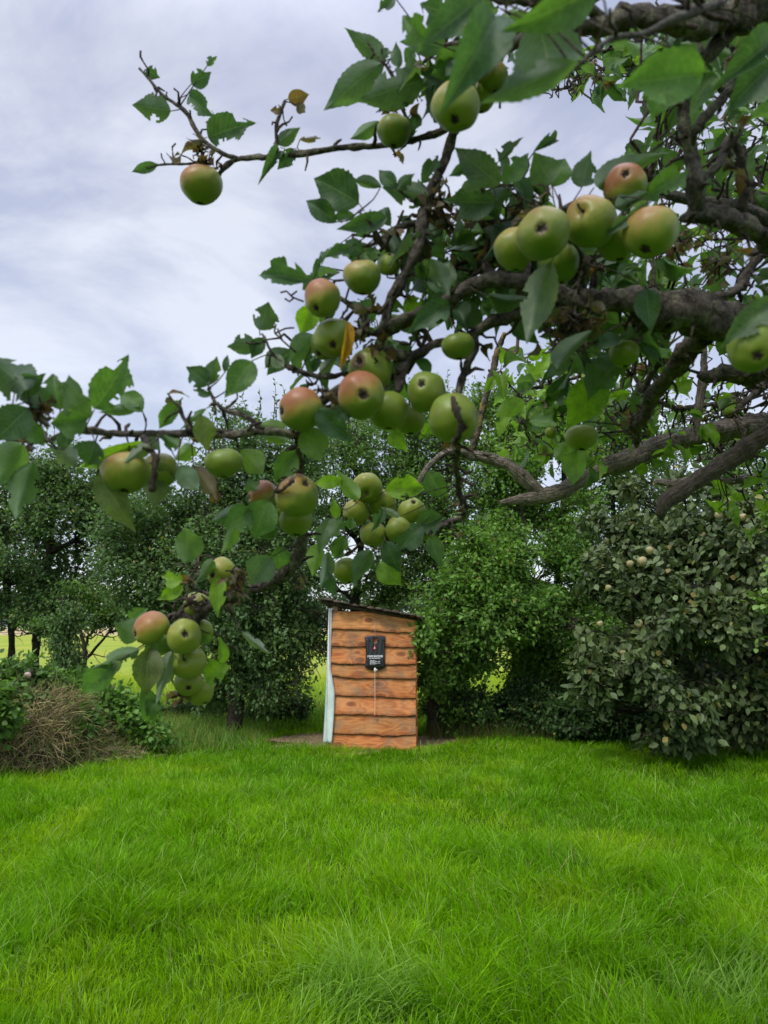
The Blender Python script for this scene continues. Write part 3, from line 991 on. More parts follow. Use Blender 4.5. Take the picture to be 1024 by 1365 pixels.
def wood_mat(seed):
    m, t, b = new_mat('larch board')
    p = pos(t)
    mp = N(t, 'ShaderNodeMapping')
    mp.inputs['Scale'].default_value = (1, 1, 1)
    mp.inputs['Location'].default_value = (seed * 3.7, 0, seed * 1.3)
    t.links.new(p, mp.inputs[0])
    v0 = mp.outputs[0]
    # knots
    mk = N(t, 'ShaderNodeMapping'); mk.inputs['Scale'].default_value = (3.2, 0.6, 6.5)
    t.links.new(v0, mk.inputs[0])
    vo = N(t, 'ShaderNodeTexVoronoi'); vo.inputs['Scale'].default_value = 1.0
    t.links.new(mk.outputs[0], vo.inputs['Vector'])
    kd = vo.outputs['Distance']
    knot = ramp(t, kd, [(0.0, (1, 1, 1)), (0.16, (0.9, 0.9, 0.9)), (0.27, (0.0, 0.0, 0.0))])
    # grain rings: z position bent round the knots and by slow noise
    mg = N(t, 'ShaderNodeMapping'); mg.inputs['Scale'].default_value = (1.1, 1, 7)
    t.links.new(v0, mg.inputs[0])
    gn = noise(t, mg.outputs[0], 1.6, 4, 0.5)
    bend = mth(t, 'MULTIPLY', mth(t, 'POWER', mth(t, 'SUBTRACT', 1.0, kd, clamp=True), 3.0), 1.6)
    ph = mth(t, 'ADD', mth(t, 'MULTIPLY', gn, 8.0), mth(t, 'MULTIPLY', bend, 5.0))
    ring = mth(t, 'ADD', mth(t, 'MULTIPLY', mth(t, 'SINE', mth(t, 'MULTIPLY', ph, 3.0)), 0.5), 0.5)
    mf = N(t, 'ShaderNodeMapping'); mf.inputs['Scale'].default_value = (4, 4, 90)
    t.links.new(v0, mf.inputs[0])
    fine = noise(t, mf.outputs[0], 1.0, 5, 0.6)
    c = ramp(t, ring, [(0.0, (0.44, 0.125, 0.028)), (0.55, (0.60, 0.195, 0.045)), (1.0, (0.68, 0.26, 0.070))])
    big = noise(t, v0, 2.6, 4, 0.6)
    c = mixc(t, ramp(t, big, [(0.42, (0, 0, 0)), (0.72, (0.8, 0.8, 0.8))]), c, (0.74, 0.36, 0.130))
    c = mixc(t, mth(t, 'MULTIPLY', knot, 0.85), c, (0.20, 0.050, 0.016))
    grey = ramp(t, noise(t, v0, 4.3, 5, 0.7), [(0.50, (0, 0, 0)), (0.66, (0.75, 0.75, 0.75))])
    c = mixc(t, mth(t, 'MULTIPLY', grey, 0.8), c, (0.26, 0.19, 0.13))
    c = mixc(t, 1.0, c, ramp(t, fine, [(0.3, (0.80, 0.80, 0.80)), (0.7, (1.12, 1.12, 1.12))]), 'MULTIPLY')
    kk = 0.80 + 0.32 * ((seed * 0.618) % 1)
    c = mixc(t, 1.0, c, (kk, kk * (0.94 + .1 * ((seed * .37) % 1)), kk), 'MULTIPLY')
    # raised-grain dark edge where bark was left
    ed = attr(t, 'edge', 'Fac')
    en = mth(t, 'ADD', ed, mth(t, 'MULTIPLY', mth(t, 'SUBTRACT', noise(t, v0, 22, 4), 0.5), 0.7))
    c = mixc(t, ramp(t, en, [(0.25, (0, 0, 0)), (0.6, (.6, .6, .6))]), c, (0.36, 0.095, 0.026))
    c = mixc(t, ramp(t, en, [(0.60, (0, 0, 0)), (0.85, (1, 1, 1))]), c, (0.06, 0.028, 0.018))
    t.links.new(c, b.inputs['Base Color'])
    b.inputs['Roughness'].default_value = 0.72
    bump(t, b, mth(t, 'ADD', mth(t, 'MULTIPLY', ring, 0.4), fine), 0.5, 0.004)
    return m


M_ROOF = bark_mat('roof slab bark', (0.06, 0.045, 0.035), (0.16, 0.12, 0.09), (0.05, 0.06, 0.03), 0.55, 0.4)
M_POST = plain('pale post timber', (0.52, 0.33, 0.16), 0.75, 0.2, 30, 0.2)

xl, xr = SX(440.5), SX(555)
shed = empty('shower_shed', ((xl + xr) / 2, SY, 0), 'small orange board-clad outdoor shower shed with wavy-edged planks and a sloping bark roof', 'shed')
rows = [(1000, 1001, 976, 976.5), (977, 978, 950, 950.5), (951, 952, 925, 924.5), (926, 928, 900.5, 902), (901.5, 903, 881.5, 882.5), (883.5, 884.5, 860, 860.5), (860.5, 861.5, 837, 840), (838, 842, 814.5, 823)]
profs = [[0, .2, .1, 0, -.1, .1, 0, .1, .2], [.1, -.1, .2, .1, .3, .9, 1.0, .4, .1], [.3, 0, .2, .1, .2, .5, .9, .8, .2], [-.2, .1, .3, .2, .1, .3, .8, 1, .7],
         [-.9, -.1, .8, .6, .3, .3, .5, .6, .3], [0, .3, .2, .1, .4, .7, .4, .2, 0], [0, .2, .5, .1, -.2, -.2, .3, .5, .3], [-.3, -.1, -.2, -.3, .1, .4, .7, .4, .1]]
D_WALL = 1.05
NB = 90
for k, (bl, br, tl, tr_) in enumerate(rows):
    u = np.linspace(0, 1, NB)
    pr = np.interp(u, np.linspace(0, 1, 9), profs[k])
    pr = np.convolve(np.pad(pr, 5, mode='edge'), np.ones(11) / 11, 'valid')
    wav = pr * 0.025 + 0.0025 * np.sin(u * 40 + k * 2) + rng.normal(0, 0.0012, NB)
    zb = np.array([SZ(bl + (br - bl) * q) for q in u]) - wav
    if k == 0: zb = zb * 0 + SZ(1000) + 0.01 + rng.normal(0, 0.001, NB)
    zt = np.array([SZ(tl + (tr_ - tl) * q) for q in u]) + 0.012
    if k == len(rows) - 1:
        pt = np.interp(u, np.linspace(0, 1, 9), [0, .1, .3, .75, .8, .2, -.15, 0, 0])
        zt = zt + pt * 0.035 - 0.01
    x0, x1 = xl + rng.normal(0, .004), xr + rng.normal(0, .006)
    X = x0 + (x1 - x0) * u
    yo, yi = SY - 0.034, SY - 0.006   # bottom stands proud (lapped boards)
    hrows = 7
    V = []; E = []
    for f in np.linspace(0, 1, hrows):
        z = zb + (zt - zb) * f
        y = yo + (yi - yo) * f + 0.002 * np.sin(u * 9 + k + f * 3)
        V.append(np.stack([X, y, z], 1))
        h = (z - zb)
        E.append(np.clip(1 - h / 0.034, 0, 1) * 0.66)
    # bevel under edge + back
    V.insert(0, np.stack([X, np.full(NB, yo + 0.004), zb - 0.012], 1)); E.insert(0, np.ones(NB))
    V.insert(0, np.stack([X, np.full(NB, yo + 0.034), zb - 0.010], 1)); E.insert(0, np.ones(NB))
    V.append(np.stack([X, np.full(NB, yi + 0.020), zt], 1)); E.append(np.zeros(NB))
    n = len(V)
    V = np.vstack(V); E = np.concatenate(E)
    i = np.arange(n - 1)[:, None] * NB; j = np.arange(NB - 1)[None]
    q = np.stack([i + j, i + j + 1, i + NB + j + 1, i + NB + j], -1).reshape(-1, 4)
    q2 = np.stack([np.arange(NB - 1), (n - 1) * NB + np.arange(NB - 1), (n - 1) * NB + np.arange(1, NB), np.arange(1, NB)], 1)
    caps = [np.array([[r * NB + c for r in range(n)]]) for c in (0, NB - 1)]
    ob = mesh_np('board', V, [q, q2, caps[0], caps[1][:, ::-1]], wood_mat(k + 1), shed, fattr={'edge': E})
# nails
M_NAIL = plain('steel nail', (0.4, 0.4, 0.4), 0.4, 0.1, metal=0.8)
for k, (bl, br, tl, tr_) in enumerate(rows):
    for px in (446 if k > 4 else 452, 551):
        z = SZ((bl + tl) / 2 + 6); x = SX(px)
        nb = MB(); tube(nb, [[x, SY - 0.030, z], [x, SY - 0.012, z]], [0.004, 0.004], 6)
        nb.build('nail', M_NAIL, shed)

# frame posts, back and side walls (open on the left)
def post(x, y, z0, z1, s=0.035):
    mb = MB(); mb.box((x - s, y - s, z0), (x + s, y + s, z1)); mb.build('post', M_POST, shed, smooth=False)


post(SX(446), SY + 0.055, 0.0, SZ(803)); post(xr - 0.05, SY + 0.055, 0.0, SZ(820))
post(SX(446), SY + D_WALL, 0.0, SZ(803)); post(xr - 0.05, SY + D_WALL, 0.0, SZ(820))
mb = MB()
for kk in range(8):
    z0 = 0.08 + kk * 0.225
    mb.box((xr - 0.012, SY + 0.02, z0), (xr + 0.012, SY + D_WALL + 0.03, min(z0 + 0.215, SZ(827))))
mb.build('side_wall', wood_mat(11), shed, smooth=False)
mb = MB()
for kk in range(8):
    z0 = 0.08 + kk * 0.225
    mb.box((xl + 0.02, SY + D_WALL + 0.036, z0), (xr - 0.02, SY + D_WALL + 0.06, min(z0 + 0.215, SZ(829))))
mb.build('back_wall', wood_mat(12), shed, smooth=False)

# roof: rough slabs running front to back, sloping down to the right
za, zb_ = SZ(799), SZ(823.5)
xa, xb = SX(424), SX(566)
slope = (zb_ - za) / (xb - xa)
for yy in (SY - 0.02, SY + D_WALL - 0.05):
    mb = MB()
    v = np.array([[xa + 0.02, yy, za - 0.02], [xb - 0.03, yy, zb_ - 0.015], [xb - 0.03, yy + 0.05, zb_ - 0.015], [xa + 0.02, yy + 0.05, za - 0.02]])
    v = np.vstack([v - [0, 0, 0.035], v])
    mb.add(v, [[0, 1, 2, 3], [4, 7, 6, 5], [0, 4, 5, 1], [1, 5, 6, 2], [2, 6, 7, 3], [3, 7, 4, 0]])
    mb.build('rafter', M_ROOF, shed, smooth=False)
ns = 13
for k in range(ns):
    cx = xa + (xb - xa) * (k + 0.5) / ns
    w_ = (xb - xa) / ns * rng.uniform(1.05, 1.3)
    zc = za + slope * (cx - xa) + (0.012 if k % 2 else 0) + rng.normal(0, 0.004)
    y0 = SY - rng.uniform(0.10, 0.20); y1 = SY + D_WALL + rng.uniform(0.08, 0.16)
    nn = 14; V = []
    for r_ in range(nn + 1):
        f = r_ / nn; y = y0 + (y1 - y0) * f
        wv = w_ * (1 + 0.12 * math.sin(5 * f + k) + rng.normal(0, 0.03)) / 2
        for sx, dz in ((-1, -.006), (-.6, .016), (0, .024), (.6, .016), (1, -.006), (.6, -.010), (-.6, -.010)):
            V.append([cx + sx * wv, y, zc + dz + slope * sx * wv + rng.normal(0, 0.0015)])
    V = np.array(V)
    i = np.arange(nn)[:, None] * 7; j = np.arange(7)[None]
    q = np.stack([i + j, i + (j + 1) % 7, i + 7 + (j + 1) % 7, i + 7 + j], -1).reshape(-1, 4)
    mesh_np('roof_slab', V, [q, np.array([list(range(7))[::-1]]), np.array([[nn * 7 + z for z in range(7)]])], M_ROOF, shed, smooth=False)

# curtain on the open left side
def cloth_mat():
    m, t, b = new_mat('curtain cloth')
    p = pos(t)
    sp = N(t, 'ShaderNodeSeparateXYZ'); t.links.new(p, sp.inputs[0])
    c = ramp(t, mth(t, 'MULTIPLY', sp.outputs[2], 0.5), [(0.36, (0.72, 0.84, 0.78)), (0.62, (0.90, 0.90, 0.91))])
    c = mixc(t, 1.0, c, ramp(t, noise(t, p, 9, 5), [(0.3, (0.88, 0.88, 0.88)), (0.7, (1.08, 1.08, 1.08))]), 'MULTIPLY')
    t.links.new(c, b.inputs['Base Color'])
    b.inputs['Roughness'].default_value = 0.6
    add_translucent(t, b, c, 0.08)
    return m


def curtain():
    nu, nv = 40, 60
    rowsv = []
    # outline of the leading (front) strip in the view, by height
    ys = [811, 840, 870, 893, 905, 922, 950, 975, 991]
    lx = [437.5, 436.6, 435.8, 435.5, 435.3, 435, 434.4, 433.6, 433.0]
    rx = [441.5, 441.4, 441.2, 441.6, 444.0, 447.0, 446.4, 444.6, 443.2]
    for v in np.linspace(0, 1, nv + 1):
        y = 811 + (990.5 - 811) * v
        a_ = SX(np.interp(y, ys, lx)); b_ = SX(np.interp(y, ys, rx)); z = SZ(y)
        row = []
        for u in np.linspace(0, 1, nu + 1):
            if u < 0.22:      # strip seen from the front, hem wrapping the corner
                f = u / 0.22
                row.append([b_ + (a_ - b_) * f, SY - 0.045 + 0.012 * math.sin(f * 6 + v * 5) - 0.01 * f, z + 0.01 * math.sin(f * 3) * v])
            else:
                f = (u - 0.22) / 0.78
                row.append([a_ + 0.03 * f + 0.022 * math.sin(f * 22 + v * 2) * (0.4 + 0.6 * v), SY - 0.055 + f * (D_WALL - 0.05), z + 0.008 * math.sin(f * 9)])
        rowsv.append(row)
    V = np.array(rowsv).reshape(-1, 3)
    i = np.arange(nv)[:, None] * (nu + 1); j = np.arange(nu)[None]
    q = np.stack([i + j, i + j + 1, i + nu + 2 + j, i + nu + 1 + j], -1).reshape(-1, 4)
    o = mesh_np('curtain', V, q, cloth_mat())
    tag(o, 'pale mint and white cloth curtain hanging down the left side of the shed', 'curtain')
    md = o.modifiers.new('thick', 'SOLIDIFY'); md.thickness = 0.002


curtain()

# ---- solar shower bag
BY = SY - 0.044
bagc = W(500.3, 869, BY)
bag = empty('shower_bag', bagc, 'black camp shower bag with white lettering and a red drop on the shed front', 'shower bag')


def BXZ(px, py): return W(px, py, BY)


def pvc():
    m, t, b = new_mat('black vinyl')
    b.inputs['Base Color'].default_value = (0.012, 0.013, 0.015, 1)
    b.inputs['Roughness'].default_value = 0.32
    b.inputs['Coat Weight'].default_value = 0.3
    p = pos(t)
    mp = N(t, 'ShaderNodeMapping'); mp.inputs['Scale'].default_value = (60, 60, 6)
    t.links.new(p, mp.inputs[0])
    bump(t, b, noise(t, mp.outputs[0], 1, 4), 0.5, 0.006)
    return m


def bagmesh():
    nu, nv = 44, 56
    V = np.zeros((nv + 1, nu + 1, 3)); B = V.copy()
    mask = np.zeros((nv, nu), bool)
    for a_ in range(nv + 1):
        v = a_ / nv; py = 847 + (893.5 - 847) * v
        hw = np.interp(v, [0, .04, .5, .80, .9, .93, 1.0], [12.6, 13.6, 12.6, 13.2, 14.2, 12.0, 5.0])
        for c_ in range(nu + 1):
            u = c_ / nu * 2 - 1
            px = 500.3 + u * hw
            yy = py + (0.9 * (u * u) if v < 0.1 else 0) + (0.0 if v < .93 else 0)
            c = BXZ(px, yy)
            edge = min(1, (1 - abs(u)) * 5) * min(1, v * 9) * min(1, (1 - v) * 8)
            puff = 0.028 * edge ** 0.5 * (0.55 + 0.45 * np.clip((v - 0.1) * 1.6, 0, 1))
            rib = 0.006 * math.sin(u * 14) * np.interp(v, [0.1, .2, .5, .6], [0, 1, 1, 0]) * edge
            V[a_, c_] = c + [0, -puff - rib, 0]
            B[a_, c_] = c + [0, 0.006, 0]
    for a_ in range(nv):
        for c_ in range(nu):
            u = (c_ + .5) / nu * 2 - 1; v = (a_ + .5) / nv
            mask[a_, c_] = ((u * 12.6) ** 2 / 3.0 ** 2 + ((v - 0.125) * 46.5 / 4.6) ** 2) < 1
    k = (nv + 1) * (nu + 1)
    vv = np.vstack([V.reshape(-1, 3), B.reshape(-1, 3)])
    qs = []
    idx = lambda a, c: a * (nu + 1) + c
    for a_ in range(nv):
        for c_ in range(nu):
            if mask[a_, c_]: continue
            f = [idx(a_, c_), idx(a_ + 1, c_), idx(a_ + 1, c_ + 1), idx(a_, c_ + 1)]
            qs.append(f); qs.append([k + z for z in f[::-1]])
            for (da, dc, e0, e1) in ((-1, 0, 3, 0), (1, 0, 1, 2), (0, -1, 0, 1), (0, 1, 2, 3)):
                na, nc = a_ + da, c_ + dc
                if na < 0 or nc < 0 or na >= nv or nc >= nu or mask[na, nc]:
                    qs.append([f[e1], f[e0], k + f[e0], k + f[e1]])
    mesh_np('bag_body', vv, np.array(qs), pvc(), bag)


bagmesh()
M_WHITE = plain('white print', (0.80, 0.80, 0.82), 0.6, 0.05)
M_RED = plain('red print', (0.55, 0.02, 0.03), 0.5, 0.05)
S1 = SY / FPX


def text_part(body, px, py, hpx, wpx, name='lettering'):
    cu = bpy.data.curves.new('lettering', 'FONT')
    cu.body = body; cu.align_x = 'CENTER'; cu.align_y = 'CENTER'; cu.size = 1.0; cu.offset = 0.045; cu.extrude = 0.01
    tmp = bpy.data.objects.new('tmp_text', cu); col.objects.link(tmp)
    dg = bpy.context.evaluated_depsgraph_get()
    me = bpy.data.meshes.new_from_object(tmp.evaluated_get(dg))
    bpy.data.objects.remove(tmp)
    c = np.array([v.co[:] for v in me.vertices])
    w0 = np.ptp(c[:, 0]); h0 = np.ptp(c[:, 1])
    cen = BXZ(px, py)
    c[:, 0] = (c[:, 0] - (c[:, 0].max() + c[:, 0].min()) / 2) * (wpx * S1 / w0)
    c[:, 1] = (c[:, 1] - (c[:, 1].max() + c[:, 1].min()) / 2) * (hpx * S1 / h0)
    off = np.array(cen) - np.array(bag.location)
    for v, q in zip(me.vertices, c):
        v.co = (q[0] + off[0], off[1] - 0.0325 - q[2] * 0.2, q[1] + off[2])
    me.materials.clear(); me.materials.append(M_WHITE)
    o = bpy.data.objects.new(name, me); col.objects.link(o); o.parent = bag
    return o


text_part('CAMP SHOWER', 500.3, 874.6, 2.7, 20.5)
# small illegible lines of print below, as short strokes
mb = MB()
def stroke(px0, px1, py, h=0.75):
    a_ = BXZ(px0, py); b_ = BXZ(px1, py); hh = h * S1 / 2
    mb.box((a_[0], BY - 0.0335, a_[2] - hh), (b_[0], BY - 0.031, a_[2] + hh))
for x0, x1 in ((492.5, 495.5), (496, 499.5), (500, 503), (503.5, 507)): stroke(x0, x1, 877.4, 0.9)
for r_, segs in enumerate((((493.3, 496.8), (497.3, 500.2)), ((493.3, 495.2), (495.7, 499.6), (500, 503.5), (504, 507)), ((493.3, 496.2), (496.6, 500.8)), ((493.3, 495.0), (495.5, 499.0), (499.5, 503), (503.3, 507.2)), ((493.3, 496.5), (497, 501.5)))):
    for x0, x1 in segs: stroke(x0, x1, 880.4 + r_ * 1.15, 0.55)
mb.build('small_print', M_WHITE, bag, smooth=False)
# red ring emblem with drop
def disc(mb, c, r, ry, y, n=20, drop=False):
    a = np.linspace(0, 2 * math.pi, n, endpoint=False)
    rr2 = np.ones(n)
    zz = np.sin(a)
    if drop: zz = np.where(zz > 0, zz * 1.9, zz); rr2 = np.where(zz > 0, 1 - 0.75 * np.clip(zz / 1.9, 0, 1) ** 0.8, 1)
    v = np.stack([c[0] + np.cos(a) * r * rr2, np.full(n, y), c[2] + zz * ry], 1)
    v2 = v + [0, 0.004, 0]
    m_ = np.array([[c[0], y, c[2]]])
    mb.add(np.vstack([v, v2, m_]), np.stack([np.arange(n), n + np.arange(n), n + (np.arange(n) + 1) % n, (np.arange(n) + 1) % n], 1),
           np.stack([np.arange(n), (np.arange(n) + 1) % n, np.full(n, 2 * n)], 1))
e1 = MB(); disc(e1, BXZ(499.6, 864.3), 2.1 * S1, 2.2 * S1, BY - 0.036, drop=True); eo = e1.build('drop_emblem', M_RED, bag, smooth=False)
e2 = MB(); disc(e2, BXZ(499.6, 864.3), 1.1 * S1, 1.1 * S1, BY - 0.0375, drop=True); e2.build('emblem_drop', M_WHITE, bag, smooth=False)
e3 = MB(); disc(e3, BXZ(499.6, 864.5), 0.45 * S1, 0.45 * S1, BY - 0.0385, drop=True); e3.build('emblem_centre', M_RED, bag, smooth=False)
# valve and nozzle
mb = MB()
c = BXZ(500, 891.5)
tube(mb, [c + [0, -0.02, 0.01], c + [0.0, -0.035, -0.02], c + [0, -0.035, -0.045]], [0.012, 0.014, 0.006], 10)
tube(mb, [c + [0, -0.035, -0.004], c + [0.028, -0.035, -0.018]], [0.009, 0.012], 8)
mb.build('valve', plain('white plastic', (0.75, 0.68, 0.62), 0.4, 0.05), bag)
mb = MB()
q = np.array([BXZ(499.8, 894) + [0, -0.03, 0], BXZ(499.9, 915) + [0, -0.02, 0], BXZ(500.0, 940) + [0, -0.02, 0], BXZ(499.6, 953) + [0, -0.02, 0]])
pp_, rr2 = resample(q, [0.0045] * 4, 0.03)
tube(mb, pp_, rr2, 6)
mb.build('pull_cord', plain('pale cord', (0.65, 0.55, 0.48), 0.6, 0.1), bag)
mb = MB(); c = BXZ(499.6, 953.5)
tube(mb, [c + [0, -0.02, 0.01], c + [0, -0.02, -0.014]], [0.008, 0.010], 8)
mb.build('cord_bead', plain('red plastic bead', (0.45, 0.06, 0.03), 0.4, 0.05), bag)
mb = MB()
tube(mb, np.array([BXZ(500.2, 828) + [0, 0.0, 0], BXZ(500.0, 838) + [0, -0.004, 0], BXZ(500.3, 848) + [0, -0.006, 0]]), [0.003] * 3, 6)
mb.build('hanging_cord', plain('grey cord', (0.5, 0.42, 0.36), 0.6, 0.1), bag)

#@@SECTION heap
M_STRAW = leaf_mat_far('dry straw', 0.8, 0.1, 0.2)


def brush_pile():
    # rounded mound of cut grass at the left edge
    c = G(30, 1040); c = np.array([c[0], c[1], 0.0])
    root = empty('brush_pile', c, 'rounded heap of dry brown cut grass and hay at the left edge of the lawn', 'brush pile')
    cx, cy = c[0] - 0.50, c[1] + 0.75
    RX, RY, H = 1.0, 0.75, 0.80
    nu, nv = 48, 18
    V = []
    for a_ in range(nv + 1):
        f = a_ / nv * math.pi / 2
        for b_ in range(nu):
            th = b_ / nu * 2 * math.pi
            r = math.sin(f + 1e-4)
            p = np.array([cx + RX * r * math.cos(th), cy + RY * r * math.sin(th), H * math.cos(f) ** 0.7 - 0.01])
            V.append(p)
    V = np.array(V); V += (vnoise(V, 2.6)[:, None] - 0.5) * 0.34
    V[:, 2] = np.where(np.arange(len(V)) >= nv * nu, -0.02, V[:, 2])
    i = np.arange(nv)[:, None] * nu; j = np.arange(nu)[None]
    q = np.stack([i + j, i + nu + j, i + nu + (j + 1) % nu, i + (j + 1) % nu], -1).reshape(-1, 4)
    mesh_np('mound', V, q, plain('rotting hay', (0.06, 0.045, 0.025), 0.95, 0.4, 20, 0.8), root)
    n = 15000
    th = rng.uniform(0, 2 * math.pi, n); f = np.arccos(rng.random(n)) * 1.02
    r = np.sin(f)
    p = np.stack([cx + RX * r * np.cos(th), cy + RY * r * np.sin(th), H * np.clip(np.cos(f), 0, 1) ** 0.7], 1)
    p += (vnoise(p, 2.6)[:, None] - 0.5) * 0.34 + rng.normal(0, 0.02, (n, 3))
    p[:, 2] = np.maximum(p[:, 2], 0.01)
    L = rng.uniform(0.06, 0.34, n)
    out = unit(p - np.array([cx, cy, 0.1]))
    ax = out * 0.45 + rng.normal(0, 0.85, (n, 3)) + np.array([0.1, 0, -0.45])
    t = np.array([0.23, 0.185, 0.085]) * rng.uniform(0.3, 1.7, (n, 1)) * (.55 + .9 * vnoise(p, 4.0)[:, None])
    g = rng.random(n) < 0.6 * vnoise(p + 3, 2.0); t[g] = np.array([0.12, 0.20, 0.04])
    lt = rng.random(n) < 0.12; t[lt] = np.array([0.42, 0.34, 0.18])
    # a blade template bent along its length
    BV = np.array([[-.5, 0, 0], [.5, 0, 0], [-.5, .33, .07], [.5, .33, .07], [-.4, .67, .06], [.4, .67, .06], [0, 1, -.08]])
    vv = place_leaves(BV, p, ax, out + rng.normal(0, .3, (n, 3)), L, rng.uniform(.003, .011, n))
    off = (np.arange(n) * 7)[:, None, None]
    mesh_np('straw', vv.reshape(-1, 3), [(GBQ[None] + off).reshape(-1, 4), (GBT[None] + off).reshape(-1, 3)], M_STRAW, root, tint=np.repeat(t, 7, axis=0), smooth=False)
    # trailing straw spread to the right on the ground
    n = 5200
    s = rng.random(n) ** 1.2
    gxy = np.array([G(100 + 115 * a_, 1012 - 22 * a_ + rng.normal(0, 9))[:2] for a_ in s])
    k = 0.20 * (1 - s) + 0.03
    L = rng.uniform(0.10, 0.3, n)
    p = np.stack([gxy[:, 0] + rng.normal(0, .05, n), gxy[:, 1] + rng.normal(0, .12, n), rng.random(n) * k + 0.03], 1)
    ax = rng.normal(0, .7, (n, 3)) + [0.4, -0.2, -0.15]
    t = np.array([0.27, 0.21, 0.11]) * rng.uniform(0.5, 1.5, (n, 1))
    t[rng.random(n) < .3] = (0.15, 0.24, 0.05)
    vv = place_leaves(BV, p, ax, rng.normal(0, .5, (n, 3)) + [0, -.3, 1], L, np.full(n, 0.006))
    off = (np.arange(n) * 7)[:, None, None]
    mesh_np('loose_straw', vv.reshape(-1, 3), [(GBQ[None] + off).reshape(-1, 4), (GBT[None] + off).reshape(-1, 3)], M_STRAW, root, tint=np.repeat(t, 7, axis=0), smooth=False)
    # sticks
    mb = MB()
    for x0, y0, x1, y1 in ((0, 985, 60, 950), (20, 960, 75, 985), (50, 1000, 100, 940), (5, 1010, 35, 960), (40, 930, 60, 990), (0, 940, 50, 935)):
        a0 = W(x0, y0, c[1] + 0.15 + (1000 - y0) * 0.004); b0 = W(x1, y1, c[1] + 0.25 + (1000 - y1) * 0.004)
        tube(mb, wob(a0, b0, 7, 0.08), np.linspace(0.006, 0.003, 7), 5)
    mb.build('stick', M_DEAD, root)
    return root


brush_pile()

# leafy greenery over and beside the heap
bg_tree('bramble_bush', 'bright green bramble bush growing over the top of the hay heap',
        [stem(20, 9.0, [(18, 950), (30, 900)], 0.02)],
        [lob(15, 915, 9.0, 55, 32, 60), lob(-30, 950, 8.6, 60, 45, 60), lob(60, 915, 9.2, 34, 22, 40), lob(115, 965, 8.7, 18, 14, 16), lob(-5, 950, 7.9, 26, 34, 40), lob(95, 950, 8.9, 16, 14, 12), lob(40, 935, 8.6, 24, 12, 14)],
        0.075, 20, (np.array([0.07, 0.15, 0.03]), np.array([0.13, 0.24, 0.05])), spread=0.22, cat='bush', hexa=True)
bg_tree('nettle_patch', 'clump of leafy green weeds between the hay heap and the low-hanging apples',
        [stem(150, 9.8, [(150, 960), (155, 925)], 0.012), stem(120, 9.9, [(118, 950), (112, 910)], 0.012)],
        [lob(140, 940, 9.8, 40, 26, 50), lob(110, 915, 10.0, 26, 22, 30), lob(175, 955, 9.7, 30, 18, 26), lob(205, 975, 9.6, 28, 14, 24)],
        0.075, 18, (np.array([0.08, 0.18, 0.03]), np.array([0.14, 0.27, 0.05])), spread=0.2, cat='weeds', hexa=True)
bg_tree('ivy_stump', 'old stump hung with trailing ivy in front of the bright field on the left',
        [stem(85, 11.0, [(84, 900), (86, 850), (84, 800)], 0.06)],
        [lob(82, 855, 11.0, 18, 30, 40), lob(80, 895, 10.9, 20, 26, 40), lob(100, 880, 11.0, 10, 30, 14), lob(90, 820, 11, 26, 20, 30)],
        0.05, 24, GD, spread=0.3, droop=1.4, cat='stump')
bg_tree('low_branch_tree', 'small straggly tree with level dead boughs across the yellow field on the left',
        [stem(118, 12, [(114, 880), (110, 845), (106, 800)], 0.04)],
        [lob(60, 835, 12, 30, 12, 16), lob(140, 820, 12, 40, 26, 40), lob(190, 830, 12, 30, 20, 24), lob(110, 790, 12, 40, 20, 30)],
        0.055, 20, GT, spread=0.3,
        bare=[(W(108, 846, 12), W(20, 846, 12)), (W(110, 848, 12), W(170, 842, 12)), (W(112, 868, 12), W(60, 855, 12)), (W(110, 862, 12), W(150, 875, 12))])
# cut log lying on the greenery
def cut_log():
    c = W(37, 900, 8.75)
    root = empty('cut_log', c, 'short cut log lying on the green brambles with its pale round end facing us', 'log')
    mb = MB(); d = unit(np.array([-0.35, 1, 0.12]))
    pts = np.array([c + d * s for s in np.linspace(0, 0.45, 8)])
    tube(mb, pts, np.full(8, 0.042), 14, 0.06)
    mb.build('bark', M_TRUNK, root)
    mb = MB(); tube(mb, [c - d * 0.016, c - d * 0.012], [0.039, 0.040], 20)
    m, t, b = new_mat('cut wood end')
    v = N(t, 'ShaderNodeVectorMath', operation='DISTANCE'); v.inputs[1].default_value = tuple(c); t.links.new(pos(t), v.inputs[0])
    s = mth(t, 'ADD', mth(t, 'MULTIPLY', mth(t, 'SINE', mth(t, 'MULTIPLY', v.outputs['Value'], 900)), .5), .5)
    t.links.new(ramp(t, s, [(0, (0.42, 0.28, 0.2)), (1, (0.62, 0.46, 0.36))]), b.inputs['Base Color'])
    mb.build('cut_end', m, root, smooth=False)


cut_log()
# rough weedy edge of longer grass between the heap and the tree
def rough_edge():
    n = 17000
    s = rng.random(n)
    px = 100 + 260 * s
    py = np.interp(px, [100, 200, 360], [1000, 980, 968]) + rng.normal(0, 12, n)
    g = np.array([G(a_, max(b_, 935))[:2] for a_, b_ in zip(px, py)])
    h = rng.uniform(0.10, 0.42, n) * np.interp(px, [100, 260, 360], [1, .8, .45])
    t = np.array([0.16, 0.30, 0.06]) * rng.uniform(.5, 1.5, (n, 1))
    t[rng.random(n) < .22] = (0.38, 0.32, 0.15)
    tag(grass('rough_grass', g[:, 0], g[:, 1], h, rng.uniform(.005, .009, n), rng.uniform(0, 6.28, n), rng.uniform(.2, 1., n), t),
        'longer pale rough grass and weeds along the left back edge of the lawn', 'grass', kind='stuff')


rough_edge()
